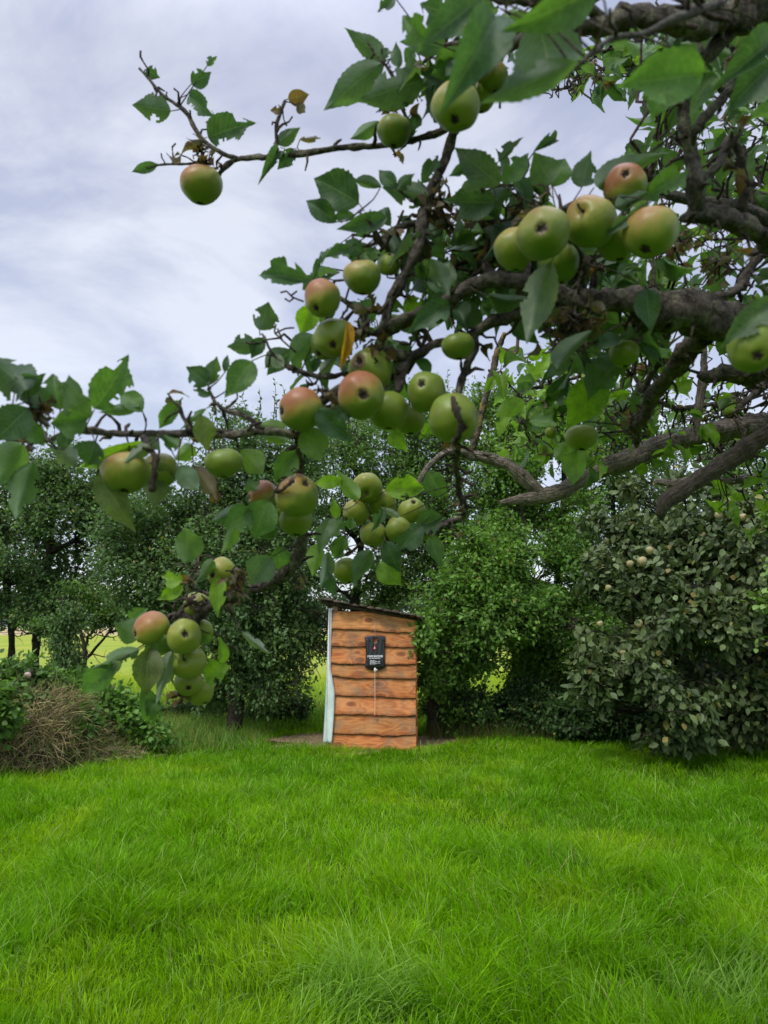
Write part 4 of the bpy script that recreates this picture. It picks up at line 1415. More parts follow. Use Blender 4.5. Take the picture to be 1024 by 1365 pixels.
# straw, twigs and a few tufts littered over the bare soil
n = 2600
aa = rng.uniform(0, 6.28, n); q_ = rng.random(n) ** .5 * 1.12
t = np.array([0.26, 0.19, 0.10]) * rng.uniform(.3, 1.5, (n, 1)); t[rng.random(n) < .35] = (0.14, 0.28, 0.02)
tag(grass('ground_litter', c0[0] + 1.35 * q_ * np.cos(aa), c0[1] + .45 + .85 * q_ * np.sin(aa), rng.uniform(.02, .09, n), rng.uniform(.005, .012, n), rng.uniform(0, 6.28, n), rng.uniform(.6, 1.35, n), t),
    'dry straw and small tufts littering the bare soil at the foot of the shed', 'litter', kind='stuff')
# a few dry grass stems in the shade under the right-hand trees
n = 3500
px = rng.uniform(570, 800, n); g = np.array([G(a_, b_)[:2] for a_, b_ in zip(px, rng.uniform(972, 988, n))])
t = np.array([0.17, 0.13, 0.06]) * rng.uniform(.5, 1.4, (n, 1)); t[rng.random(n) < .5] = (0.07, 0.15, 0.03)
tag(grass('dry_grass', g[:, 0], g[:, 1], rng.uniform(.1, .32, n), rng.uniform(.004, .008, n), rng.uniform(0, 6.28, n), rng.uniform(.1, .7, n), t),
    'brown dry grass stems in the shade under the trees right of the shed', 'grass', kind='stuff')
#@@SECTION apple
# near apple tree: limbs come in from a trunk standing to the right of the view
TR = P(1330, 900, 2.3); TR[2] = 0.0
tree = empty('apple_tree', TR, 'old gnarled apple tree reaching in overhead from the right with spreading leafy fruiting branches', 'tree')
F = lambda *a: list(a)
# name, material, [(x, y, width px, depth)]
BR = [
    ('limb', 'b', F((1330, 130, 110, 1.5), (1180, 60, 80, 1.2), (1060, 22, 56, 1.0), (960, 22, 44, .93), (880, 20, 34, .9), (820, 18, 24, .9))),
    ('branch', 'b', F((830, 20, 30, .9), (780, 36, 19, .9), (735, 38, 17, .93), (700, 50, 15, .98), (668, 68, 15, 1.02), (650, 105, 12, 1.05), (622, 150, 10, 1.1), (590, 174, 9, 1.13), (540, 187, 8, 1.16), (470, 196, 8, 1.2), (400, 203, 8, 1.22), (340, 209, 7, 1.24), (312, 213, 7, 1.25), (298, 224, 6, 1.25), (292, 234, 5, 1.26))),
    ('branch', 'b', F((318, 211, 6, 1.25), (290, 200, 6, 1.25), (266, 180, 6, 1.25), (252, 155, 6, 1.26), (240, 143, 5, 1.26), (222, 130, 4, 1.27), (205, 112, 4, 1.27), (186, 92, 3, 1.28))),
    ('branch', 'b', F((368, 205, 6, 1.22), (370, 188, 5, 1.22), (369, 170, 5, 1.22), (374, 150, 5, 1.22), (380, 135, 4, 1.22))),
    ('branch', 'b', F((285, 218, 4, 1.25), (262, 218, 4, 1.26), (235, 219, 3, 1.26), (212, 220, 3, 1.27), (195, 224, 2, 1.27))),
    ('branch', 'b', F((622, 150, 11, 1.1), (608, 172, 12, 1.12), (597, 205, 13, 1.13), (582, 245, 13, 1.13), (572, 275, 14, 1.12), (558, 325, 14, 1.1), (535, 372, 14, 1.1), (520, 402, 14, 1.1), (512, 428, 13, 1.1), (500, 445, 12, 1.1))),
    ('branch', 'b', F((516, 418, 12, 1.1), (498, 412, 9, 1.1), (478, 414, 8, 1.1), (460, 402, 8, 1.1), (450, 396, 6, 1.1))),
    ('limb', 'b', F((1330, 420, 95, 1.7), (1180, 420, 75, 1.45), (1060, 432, 56, 1.25), (985, 425, 46, 1.18), (930, 418, 54, 1.15), (895, 410, 56, 1.13), (862, 395, 40, 1.12), (820, 402, 26, 1.1), (770, 402, 22, 1.1), (720, 378, 20, 1.1), (680, 375, 18, 1.1), (635, 378, 17, 1.1), (600, 398, 17, 1.1), (570, 418, 19, 1.1), (540, 430, 22, 1.1), (512, 440, 20, 1.1))),
    ('branch', 'b', F((790, 395, 18, 1.12), (740, 405, 15, 1.13), (700, 412, 15, 1.15), (660, 428, 15, 1.15), (625, 447, 15, 1.15), (590, 455, 12, 1.14), (560, 472, 12, 1.13), (540, 480, 14, 1.12), (535, 500, 14, 1.1), (530, 522, 12, 1.08))),
    ('branch', 'b', F((540, 480, 15, 1.12), (515, 470, 14, 1.1), (500, 485, 14, 1.1), (480, 508, 14, 1.09), (450, 520, 14, 1.08), (425, 540, 13, 1.07), (408, 565, 13, 1.06), (398, 578, 12, 1.05), (370, 574, 9, 1.05), (335, 577, 10, 1.05), (290, 581, 10, 1.05), (245, 578, 9, 1.05), (200, 577, 8, 1.05), (150, 576, 9, 1.03), (100, 574, 8, 1.0), (60, 590, 6, .98), (20, 587, 4, .96), (-20, 580, 3, .95))),
    ('branch', 'b', F((350, 573, 8, 1.05), (330, 555, 7, 1.05), (305, 549, 6, 1.06), (288, 538, 5, 1.06), (278, 518, 3, 1.07))),
    ('branch', 'b', F((255, 578, 8, 1.05), (248, 562, 6, 1.05), (240, 548, 4, 1.05), (238, 536, 3, 1.05))),
    ('branch', 'b', F((500, 485, 8, 1.1), (440, 500, 7, 1.1), (395, 495, 8, 1.1), (378, 488, 6, 1.1), (362, 470, 4, 1.1), (350, 445, 3, 1.1))),
    ('branch', 'b', F((398, 578, 11, 1.05), (398, 605, 9, 1.08), (402, 640, 9, 1.12), (408, 680, 12, 1.16), (405, 715, 15, 1.18), (396, 745, 17, 1.2), (372, 770, 18, 1.22), (340, 783, 16, 1.25), (305, 795, 15, 1.28), (275, 815, 13, 1.3), (258, 840, 10, 1.32), (248, 870, 7, 1.34))),
    ('branch', 'b', F((300, 798, 7, 1.28), (272, 790, 5, 1.28), (250, 778, 4, 1.28), (262, 755, 3, 1.28), (266, 735, 2.5, 1.28))),
    ('branch', 'b', F((300, 800, 6, 1.28), (310, 822, 4, 1.28), (322, 842, 2.5, 1.28))),
    ('branch', 'b', F((258, 830, 7, 1.31), (235, 818, 6, 1.32), (222, 828, 5, 1.33), (222, 855, 5, 1.35), (226, 880, 4, 1.36))),
    ('branch', 'b', F((634, 440, 9, 1.15), (632, 465, 9, 1.13), (618, 500, 10, 1.1), (608, 530, 10, 1.08), (607, 560, 9, 1.0), (609, 590, 8, 1.2), (610, 650, 7, 1.5), (618, 685, 8, 1.58), (598, 698, 8, 1.6), (580, 706, 8, 1.6), (560, 712, 6, 1.62), (520, 716, 5, 1.62), (490, 720, 5, 1.62), (462, 740, 4, 1.6))),
    ('branch', 'b', F((520, 700, 5, 1.64), (512, 685, 5, 1.64), (500, 665, 4, 1.64))),
    ('branch', 'b', F((470, 735, 4, 1.6), (455, 720, 4, 1.6), (447, 700, 4, 1.6), (444, 680, 3, 1.6))),
    # bleached dead wood
    ('dead_limb', 'd', F((1330, 600, 60, 2.9), (1120, 560, 40, 2.5), (1024, 563, 30, 2.3), (960, 573, 29, 2.2), (890, 592, 27, 2.15), (830, 615, 26, 2.1), (780, 636, 24, 2.05), (745, 655, 22, 2.0), (715, 663, 19, 2.0), (690, 667, 11, 2.0), (667, 670, 6, 2.0))),
    ('dead_branch', 'd', F((722, 660, 17, 2.0), (705, 642, 17, 2.0), (685, 625, 16, 2.0), (655, 612, 15, 2.0), (628, 606, 14, 2.0), (600, 602, 11, 2.0), (575, 618, 8, 2.0), (560, 640, 6, 2.0), (550, 655, 5, 2.0))),
    ('dead_branch', 'd2', F((1330, 480, 50, 2.3), (1120, 530, 36, 2.0), (1030, 575, 25, 1.85), (975, 612, 23, 1.8), (930, 640, 22, 1.75), (900, 658, 23, 1.72), (884, 672, 20, 1.7), (880, 688, 10, 1.7))),
    ('dead_branch', 'd', F((1120, 632, 14, 2.8), (1024, 636, 13, 2.7), (960, 642, 12, 2.65), (915, 644, 11, 2.6), (872, 642, 8, 2.6))),
    ('dead_branch', 'l', F((628, 606, 10, 2.0), (640, 560, 9, 2.0), (648, 525, 9, 2.0), (658, 490, 9, 2.0), (664, 465, 8, 2.0), (673, 444, 6, 2.0))),
    ('dead_branch', 'l', F((668, 466, 8, 2.0), (686, 470, 7, 2.0), (690, 455, 5, 2.0), (692, 436, 3, 2.0))),
    ('dead_branch', 'd', F((925, 590, 12, 2.1), (928, 560, 11, 2.1), (936, 515, 12, 2.1), (938, 480, 9, 2.1), (940, 458, 6, 2.1))),
    # right side
    ('branch', 'b', F((985, 28, 26, .95), (955, 60, 20, .95), (932, 90, 16, .96), (915, 130, 17, .97), (914, 165, 18, .97), (925, 205, 20, .98), (932, 245, 21, .98), (934, 285, 22, 1.0))),
    ('branch', 'b', F((925, 175, 12, .97), (945, 150, 13, .97), (965, 130, 12, .97), (980, 105, 10, .98), (992, 92, 6, .98))),
    ('branch', 'b', F((932, 240, 11, .98), (960, 215, 12, 1.0), (972, 185, 11, 1.02), (985, 210, 13, 1.03), (992, 245, 13, 1.04), (985, 280, 13, 1.05))),
    ('limb', 'b', F((1330, 380, 60, 1.6), (1150, 350, 40, 1.3), (1060, 335, 30, 1.15), (1010, 315, 24, 1.05), (970, 292, 24, 1.02), (934, 284, 24, 1.0), (905, 290, 10, 1.0))),
    ('branch', 'g', F((1150, 320, 26, 1.8), (1040, 300, 20, 1.5), (1000, 282, 18, 1.45), (960, 272, 15, 1.4), (910, 264, 14, 1.4), (884, 255, 13, 1.4), (860, 250, 10, 1.4), (820, 300, 8, 1.35), (790, 345, 8, 1.3))),
    ('branch', 'b', F((1080, 330, 20, 1.5), (1030, 322, 16, 1.35), (1005, 345, 14, 1.3), (988, 380, 13, 1.28), (960, 395, 12, 1.25), (930, 402, 11, 1.2))),
    ('branch', 'b', F((950, 440, 34, 1.2), (925, 465, 28, 1.25), (895, 492, 22, 1.3), (872, 520, 20, 1.35), (858, 550, 18, 1.4), (852, 575, 12, 1.45), (850, 592, 8, 1.5))),
    ('branch', 'b', F((890, 440, 12, 1.3), (882, 470, 10, 1.35), (868, 500, 9, 1.4), (858, 520, 8, 1.42), (845, 500, 5, 1.45))),
    ('branch', 'b', F((1200, 500, 40, 2.0), (1040, 500, 28, 1.7), (985, 505, 26, 1.6), (950, 505, 16, 1.6), (930, 500, 8, 1.6))),
    ('branch', 'b', F((1060, 470, 26, 2.2), (1010, 520, 9, 2.2), (980, 548, 8, 2.2), (950, 540, 6, 2.2), (905, 545, 6, 2.2), (870, 535, 6, 2.2), (830, 548, 5, 2.2), (790, 555, 4, 2.2), (760, 540, 3, 2.2))),
    ('branch', 'b', F((830, 470, 8, 2.0), (790, 495, 6, 2.0), (760, 505, 5, 2.0), (720, 515, 5, 2.0), (700, 520, 4, 2.0), (690, 540, 3, 2.0))),
    ('branch', 'b', F((900, 400, 12, 1.5), (870, 450, 10, 1.8), (830, 470, 8, 2.0))),
    ('branch', 'b', F((1060, 100, 24, 2.4), (980, 120, 14, 2.3), (900, 90, 9, 2.2), (850, 60, 7, 2.2), (800, 70, 5, 2.2), (775, 95, 4, 2.2), (760, 115, 3, 2.2), (735, 120, 2.5, 2.2))),
    ('branch', 'b', F((1080, 240, 20, 2.4), (1020, 230, 9, 2.3), (975, 225, 7, 2.2), (930, 215, 6, 2.2), (880, 225, 4, 2.2))),
    ('branch', 'b', F((700, 378, 12, 1.12), (705, 350, 10, 1.14), (712, 320, 9, 1.15), (700, 280, 9, 1.15), (692, 250, 7, 1.15), (705, 220, 4, 1.13))),
    ('branch', 'b', F((655, 378, 12, 1.12), (650, 345, 11, 1.15), (662, 310, 10, 1.15), (652, 275, 8, 1.15), (640, 250, 5, 1.13), (634, 225, 4, 1.1))),
    ('branch', 'b', F((760, 400, 14, 1.1), (775, 370, 12, 1.1), (770, 335, 12, 1.0), (745, 290, 12, .98), (765, 272, 8, .96), (792, 268, 6, .95))),
    ('branch', 'b', F((570, 300, 9, 1.13), (545, 300, 8, 1.13), (520, 312, 10, 1.13), (512, 330, 9, 1.12), (495, 300, 5, 1.1), (478, 282, 3, 1.1))),
    ('branch', 'b', F((800, 25, 14, .9), (770, 5, 16, .88), (720, -5, 14, .86), (680, 0, 12, .85), (640, -10, 9, .82), (600, -20, 6, .8))),
    ('branch', 'b', F((650, 105, 8, 1.05), (610, 60, 7, 1.08), (575, 75, 6, 1.1), (545, 105, 5, 1.12), (528, 120, 5, 1.13), (540, 150, 5, 1.14), (552, 180, 4, 1.15))),
    ('branch', 'b', F((528, 110, 5, 1.12), (515, 88, 4, 1.12), (500, 70, 3, 1.12), (490, 55, 2, 1.12))),
    ('branch', 'g', F((960, 5, 14, .75), (900, 25, 11, .7), (860, 45, 9, .68), (820, 50, 8, .66), (790, 70, 6, .64), (765, 92, 3, .63))),
]
MATS = {'b': M_BARK, 'd': M_DEAD, 'd2': bark_mat('brown dead wood', (0.055, 0.045, 0.035), (0.21, 0.175, 0.13), (0.14, 0.15, 0.09), 0.62, streak=.6),
        'l': bark_mat('lichen wood', (0.07, 0.055, 0.045), (0.17, 0.14, 0.11), (0.36, 0.26, 0.08), 0.56), 'g': bark_mat('smooth grey bark', (0.07, 0.065, 0.055), (0.14, 0.13, 0.11), (0.2, 0.2, 0.15), 0.6)}
SK, SR, SB, bobj, bpts = [], [], [], [], []
for k, (nm, mt, pp) in enumerate(BR):
    pts = np.array([P(x, y, d) for x, y, w, d in pp]); rad = np.array([w * d / FPX / 2 for x, y, w, d in pp])
    q, r = resample(pts, rad, 0.008)
    q = q + (np.stack([np.convolve(rng.normal(0, 1, len(q) + 6), np.ones(7) / 7, 'valid') for _ in range(3)], 1)) * r[:, None] * {'b': .7, 'g': .2}.get(mt, .25)
    mb = MB(); tube(mb, q, r, 16, {'b': .14, 'g': .05}.get(mt, .101), streak=True)
    o = mb.build(nm, MATS[mt], tree)
    bobj.append(o); bpts.append((q, r, mt))
    SK.append(q[2:]); SR.append(r[2:]); SB.append(np.full(len(q) - 2, k))
# trunk
tb = TR
mb = MB()
tp = np.array([tb, tb + [0.03, 0, .5], tb + [-.02, .05, 1.0], tb + [.02, .02, 1.5], tb + [-.08, -.1, 2.0], P(1330, 130, 1.5)])
q, r = resample(tp, [.17, .14, .13, .13, .12, .07], 0.04)
tube(mb, q, r, 18, 0.08); mb.build('trunk', M_BARK, tree)
SKv = np.vstack(SK); SRv = np.concatenate(SR); SBv = np.concatenate(SB)
DEADB = {k for k, b in enumerate(BR) if b[1] in ('d', 'd2', 'l')}
LIVE = np.array([b not in DEADB for b in SBv])
twig_mb = {}; leaf_acc = {}


def nearest(p, live=True):
    d = np.linalg.norm(SKv - p, axis=1) + (0 if not live else np.where(LIVE, 0, 9))
    i = int(np.argmin(d)); return i, d[i]


def twigs(k):
    return twig_mb.setdefault(k, MB())


def put_leaf(k, b, t, wd, nr, tint, tmpl):
    V, Fc, UV = LT[tmpl]
    ax = t - b; L = np.linalg.norm(ax)
    vv = place_leaves(V, b[None], ax[None], nr[None], np.array([L]), np.array([wd]))[0]
    leaf_acc.setdefault(k, MB()).add(vv, Fc, tint=tint, uv=UV)


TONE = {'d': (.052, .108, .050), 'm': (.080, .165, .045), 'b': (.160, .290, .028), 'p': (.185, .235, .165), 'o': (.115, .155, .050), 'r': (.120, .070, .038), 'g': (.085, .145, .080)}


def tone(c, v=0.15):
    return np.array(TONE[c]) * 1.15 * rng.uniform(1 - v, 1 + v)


def hand_leaf(bx, by, tx, ty, w, tn, d, tm=None, stalk=True, roll=None):
    b = P(bx, by, d); t = P(tx, ty, d)
    px = math.hypot(bx - tx, by - ty)
    dz = rng.uniform(-0.35, 0.35) * px * d / FPX
    t = t + unit(ray(tx, ty)) * dz
    nr = -unit(ray((bx + tx) / 2, (by + ty) / 2)) + rng.normal(0, 0.16, 3)
    if rng.random() < 0.5: nr = -nr
    if tn == 'p': nr = -(-unit(ray(bx, by)))
    i, dd = nearest(b)
    k = SBv[i]
    put_leaf(k, b, t, w * d / FPX * 1.12, nr, tone(tn), tm if tm is not None else int(rng.integers(0, len(LT))))
    if stalk:
        s = SKv[i]
        if dd > 0.30: s = b + (s - b) / dd * 0.05
        mid = (b + s) / 2 + (b - t) * 0.12
        q, r = resample([s, mid, b], [0.0013, 0.0010, 0.0008], 0.01)
        tube(twigs(k), q, r, 5)


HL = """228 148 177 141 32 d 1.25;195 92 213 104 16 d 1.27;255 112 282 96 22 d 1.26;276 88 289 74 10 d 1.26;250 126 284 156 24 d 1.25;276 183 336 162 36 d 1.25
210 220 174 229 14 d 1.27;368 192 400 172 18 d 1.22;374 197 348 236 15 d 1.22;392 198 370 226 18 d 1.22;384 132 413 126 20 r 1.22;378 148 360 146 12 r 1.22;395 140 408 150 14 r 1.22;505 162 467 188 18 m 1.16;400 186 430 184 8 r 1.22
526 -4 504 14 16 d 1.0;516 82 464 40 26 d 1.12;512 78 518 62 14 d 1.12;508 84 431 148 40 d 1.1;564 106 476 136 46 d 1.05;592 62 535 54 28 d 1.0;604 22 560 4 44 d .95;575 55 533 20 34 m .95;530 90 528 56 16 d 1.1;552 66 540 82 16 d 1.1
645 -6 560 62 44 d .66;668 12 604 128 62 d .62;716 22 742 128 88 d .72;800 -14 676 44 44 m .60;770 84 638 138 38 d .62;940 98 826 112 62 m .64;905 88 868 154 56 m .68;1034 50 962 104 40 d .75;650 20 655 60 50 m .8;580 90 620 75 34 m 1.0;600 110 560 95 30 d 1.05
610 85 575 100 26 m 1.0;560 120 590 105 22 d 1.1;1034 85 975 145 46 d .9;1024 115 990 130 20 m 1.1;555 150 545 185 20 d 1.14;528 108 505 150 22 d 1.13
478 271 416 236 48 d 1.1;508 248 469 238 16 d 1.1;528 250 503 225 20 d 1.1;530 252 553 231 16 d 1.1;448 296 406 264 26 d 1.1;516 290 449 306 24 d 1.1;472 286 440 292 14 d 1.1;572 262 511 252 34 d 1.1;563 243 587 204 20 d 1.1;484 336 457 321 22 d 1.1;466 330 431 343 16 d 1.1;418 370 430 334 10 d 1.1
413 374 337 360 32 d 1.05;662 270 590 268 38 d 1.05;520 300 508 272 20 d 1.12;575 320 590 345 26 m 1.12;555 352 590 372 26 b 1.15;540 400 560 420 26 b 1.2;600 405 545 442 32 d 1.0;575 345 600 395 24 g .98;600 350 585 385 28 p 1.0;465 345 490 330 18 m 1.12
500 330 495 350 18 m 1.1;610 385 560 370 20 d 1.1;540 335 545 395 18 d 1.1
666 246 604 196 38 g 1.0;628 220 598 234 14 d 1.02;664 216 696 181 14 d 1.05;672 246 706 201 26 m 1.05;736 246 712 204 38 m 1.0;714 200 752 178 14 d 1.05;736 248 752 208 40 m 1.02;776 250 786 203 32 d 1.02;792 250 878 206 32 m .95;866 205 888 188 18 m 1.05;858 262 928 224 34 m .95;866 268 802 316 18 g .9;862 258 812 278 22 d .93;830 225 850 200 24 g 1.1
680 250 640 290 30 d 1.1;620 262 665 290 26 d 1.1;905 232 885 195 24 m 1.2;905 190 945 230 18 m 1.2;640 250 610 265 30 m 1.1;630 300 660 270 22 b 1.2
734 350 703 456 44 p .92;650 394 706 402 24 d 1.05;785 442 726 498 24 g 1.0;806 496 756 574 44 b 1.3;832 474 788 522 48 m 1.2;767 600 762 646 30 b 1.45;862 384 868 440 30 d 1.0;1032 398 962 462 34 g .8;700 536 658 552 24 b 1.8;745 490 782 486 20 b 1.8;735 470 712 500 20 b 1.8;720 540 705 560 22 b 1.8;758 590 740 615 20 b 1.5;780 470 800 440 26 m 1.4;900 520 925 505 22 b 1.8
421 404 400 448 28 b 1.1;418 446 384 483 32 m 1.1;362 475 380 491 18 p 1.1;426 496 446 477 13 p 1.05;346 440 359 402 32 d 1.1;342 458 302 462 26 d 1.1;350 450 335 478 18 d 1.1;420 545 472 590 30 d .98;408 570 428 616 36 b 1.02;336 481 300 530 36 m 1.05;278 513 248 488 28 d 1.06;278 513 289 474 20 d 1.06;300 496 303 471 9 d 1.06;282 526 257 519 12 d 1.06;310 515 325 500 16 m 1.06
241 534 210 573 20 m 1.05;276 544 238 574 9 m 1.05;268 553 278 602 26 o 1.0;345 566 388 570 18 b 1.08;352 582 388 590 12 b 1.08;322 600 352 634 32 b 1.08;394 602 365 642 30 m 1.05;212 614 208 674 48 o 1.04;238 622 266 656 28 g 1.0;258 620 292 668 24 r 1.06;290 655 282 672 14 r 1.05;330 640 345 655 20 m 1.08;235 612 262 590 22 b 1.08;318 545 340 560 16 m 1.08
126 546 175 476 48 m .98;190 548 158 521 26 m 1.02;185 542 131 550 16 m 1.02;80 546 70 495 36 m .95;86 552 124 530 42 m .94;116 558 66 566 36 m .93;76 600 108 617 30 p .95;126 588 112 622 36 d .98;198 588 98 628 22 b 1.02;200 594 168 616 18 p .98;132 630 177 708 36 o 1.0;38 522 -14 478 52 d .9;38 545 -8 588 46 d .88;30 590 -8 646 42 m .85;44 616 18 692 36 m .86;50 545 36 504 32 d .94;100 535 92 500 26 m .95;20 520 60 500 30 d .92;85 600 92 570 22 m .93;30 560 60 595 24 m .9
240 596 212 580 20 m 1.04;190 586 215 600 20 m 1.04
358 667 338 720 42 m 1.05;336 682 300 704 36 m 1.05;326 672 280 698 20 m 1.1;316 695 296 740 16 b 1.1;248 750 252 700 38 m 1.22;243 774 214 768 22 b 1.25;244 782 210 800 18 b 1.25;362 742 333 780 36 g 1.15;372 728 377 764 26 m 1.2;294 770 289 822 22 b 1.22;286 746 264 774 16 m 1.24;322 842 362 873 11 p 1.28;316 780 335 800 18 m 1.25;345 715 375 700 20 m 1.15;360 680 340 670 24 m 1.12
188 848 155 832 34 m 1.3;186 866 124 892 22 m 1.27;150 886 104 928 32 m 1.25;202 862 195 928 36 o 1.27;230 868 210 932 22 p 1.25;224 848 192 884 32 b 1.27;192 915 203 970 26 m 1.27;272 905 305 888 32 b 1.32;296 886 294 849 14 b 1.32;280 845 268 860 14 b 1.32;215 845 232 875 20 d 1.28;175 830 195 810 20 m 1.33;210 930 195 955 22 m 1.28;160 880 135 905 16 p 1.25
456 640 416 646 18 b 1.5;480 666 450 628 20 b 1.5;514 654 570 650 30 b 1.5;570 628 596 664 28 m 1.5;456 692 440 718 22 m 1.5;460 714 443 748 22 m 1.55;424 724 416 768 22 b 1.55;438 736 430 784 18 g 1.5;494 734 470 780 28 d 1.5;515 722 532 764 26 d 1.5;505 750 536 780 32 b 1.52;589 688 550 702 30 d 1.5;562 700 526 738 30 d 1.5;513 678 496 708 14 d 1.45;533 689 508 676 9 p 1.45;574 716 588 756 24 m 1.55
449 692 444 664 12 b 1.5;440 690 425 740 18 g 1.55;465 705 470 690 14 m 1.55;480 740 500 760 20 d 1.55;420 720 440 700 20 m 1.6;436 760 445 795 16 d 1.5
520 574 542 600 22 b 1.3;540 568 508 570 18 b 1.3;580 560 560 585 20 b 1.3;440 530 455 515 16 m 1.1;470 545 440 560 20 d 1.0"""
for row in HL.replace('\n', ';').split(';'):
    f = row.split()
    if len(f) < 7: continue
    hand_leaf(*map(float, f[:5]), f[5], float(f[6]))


def crumple(p, n, s, k):
    """dry brown withered leaves and bud litter"""
    for _ in range(n):
        b = p + rng.normal(0, s * 0.6, 3)
        t = b + unit(rng.normal(0, 1, 3) + [0, 0, -.4]) * rng.uniform(.012, .03)
        put_leaf(k, b, t, rng.uniform(.008, .02), rng.normal(0, 1, 3), tone('r', .4), int(rng.choice([5, 6])))


def spur(p, k, n, size, tones, spread=1.0, dirn=None):
    """short knobbly fruiting spur at p carrying a rosette of leaves"""
    out = dirn if dirn is not None else unit(rng.normal(0, 1, 3) + np.array([0, 0, .2]))
    for _ in range(n):
        d = unit(out * 0.8 + rng.normal(0, .8, 3) + np.array([0, 0, -.05]))
        st_ = rng.uniform(.012, .035)
        b = p + d * st_
        d2 = unit(d + np.array([0, 0, -.45]) + rng.normal(0, .3, 3))
        L = size * rng.uniform(.6, 1.2)
        tube(twigs(k), [p, (p + b) / 2 + rng.normal(0, .002, 3), b], [.0013, .001, .0008], 4)
        nr = unit(np.array([0, -.5, .7]) + rng.normal(0, .6, 3))
        put_leaf(k, b, b + d2 * L, L * rng.uniform(.48, .68), nr, tone(rng.choice(tones), .25), int(rng.integers(0, len(LT))))


def connect(p, maxd=0.5):
    i, d = nearest(p)
    s = SKv[i]; k = SBv[i]
    if d > maxd: return None
    n = max(4, int(d / 0.02))
    q = wob(s, p, n, 0.16)
    r0 = min(SRv[i] * .6, .0034)
    tube(twigs(k), q, np.linspace(r0, .0018, n) * rng.uniform(.8, 1.35, n), 6, .12)
    for _ in range(int(n * .3)):
        j = rng.integers(1, n); e = q[j] + unit(rng.normal(0, 1, 3)) * rng.uniform(.006, .018)
        tube(twigs(k), [q[j], (q[j] + e) / 2 + rng.normal(0, .002, 3), e], [.0022, .0022, .0010], 5, .2)
    return k, q


def sky_window(x, y):
    W_ = ((650, 95, 760, 185), (770, 115, 840, 200), (0, 0, 440, 380), (820, 330, 850, 350), (905, 305, 925, 345), (640, 430, 715, 480), (400, 150, 470, 215), (440, 0, 500, 30), (930, 190, 955, 225), (975, 95, 1024, 110))
    return any(a <= x <= c and b <= y <= d for a, b, c, d in W_)


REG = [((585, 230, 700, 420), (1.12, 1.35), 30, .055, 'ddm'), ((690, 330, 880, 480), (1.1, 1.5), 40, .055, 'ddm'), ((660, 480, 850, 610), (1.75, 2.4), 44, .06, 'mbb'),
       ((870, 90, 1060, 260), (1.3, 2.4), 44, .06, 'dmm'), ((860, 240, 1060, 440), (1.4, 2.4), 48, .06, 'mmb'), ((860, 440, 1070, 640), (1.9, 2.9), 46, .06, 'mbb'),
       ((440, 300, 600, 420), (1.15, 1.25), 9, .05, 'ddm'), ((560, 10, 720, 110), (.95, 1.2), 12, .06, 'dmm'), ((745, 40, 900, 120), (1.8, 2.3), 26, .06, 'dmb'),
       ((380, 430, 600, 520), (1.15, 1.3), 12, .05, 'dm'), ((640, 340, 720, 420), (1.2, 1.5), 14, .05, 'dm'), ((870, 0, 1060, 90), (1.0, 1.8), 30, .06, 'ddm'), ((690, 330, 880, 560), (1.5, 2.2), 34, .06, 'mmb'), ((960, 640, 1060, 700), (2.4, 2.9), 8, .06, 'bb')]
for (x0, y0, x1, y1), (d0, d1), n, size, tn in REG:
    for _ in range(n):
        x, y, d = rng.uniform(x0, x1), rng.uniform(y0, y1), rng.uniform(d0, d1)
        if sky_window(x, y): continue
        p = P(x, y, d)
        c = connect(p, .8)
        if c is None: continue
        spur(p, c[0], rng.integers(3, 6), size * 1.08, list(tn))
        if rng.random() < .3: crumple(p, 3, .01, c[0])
# knobbly spurs, short bare twigs and litter along the live wood
for k, (q, r, mt) in enumerate(bpts):
    inview = list(range(min(3, len(q) - 2), len(q) - 1))
    n = int(len(q) * (.34 if mt in 'bg' else .07))
    for _ in range(n):
        i = inview[rng.integers(0, len(inview))]
        s = q[i]; d = unit(rng.normal(0, 1, 3)); L = rng.uniform(.008, .045) * (1 if mt in 'bg' else .6)
        e = s + d * (r[i] + L)
        m_ = max(4, int(L / .007)); w = wob(s, e, m_, .2)
        tube(twigs(k), w, np.linspace(min(.0035, r[i] * .6), .0013, m_) * rng.uniform(.8, 1.5, m_), 6, .2)
        if mt in 'b' and rng.random() < .22 and q[i][0] > -.35 and L > .02: crumple(e, 2, .006, k)
# tangles of dark dead twiglets and withered leaves
for x, y, d, s, n in ((50, 545, .95, .016, 16), (30, 600, .95, .010, 9), (545, 115, 1.12, .02, 10), (525, 135, 1.13, .016, 12), (590, 270, 1.12, .022, 20), (600, 300, 1.12, .02, 14), (640, 295, 1.15, .02, 12),
                      (770, 430, 1.05, .03, 34), (755, 445, 1.05, .025, 22), (317, 765, 1.2, .012, 12), (318, 785, 1.2, .012, 12), (392, 645, 1.08, .010, 6), (268, 200, 1.24, .012, 10), (275, 215, 1.24, .010, 6),
                      (480, 440, 1.08, .02, 14), (500, 470, 1.08, .02, 12), (850, 560, 1.45, .02, 14), (700, 270, 1.12, .02, 16), (660, 330, 1.14, .02, 14), (430, 520, 1.05, .012, 6), (720, 290, 1.0, .018, 12), (500, 700, 1.62, .016, 8), (240, 925, 1.36, .01, 10), (900, 330, 1.3, .03, 16), (960, 350, 1.3, .03, 16), (255, 775, 1.28, .006, 3)):
    p = P(x, y, d); i, dd = nearest(p); k = SBv[i]
    crumple(p, n, s, k)
    tube(twigs(k), wob(SKv[i], p, 6, .15), np.linspace(.002, .0015, 6), 5)
    for _ in range(n):
        a0 = p + rng.normal(0, s * .4, 3)
        tube(twigs(k), wob(p, a0 + unit(rng.normal(0, 1, 3)) * s * 1.3, 5, .35), np.linspace(.0022, .0009, 5), 5, .2)
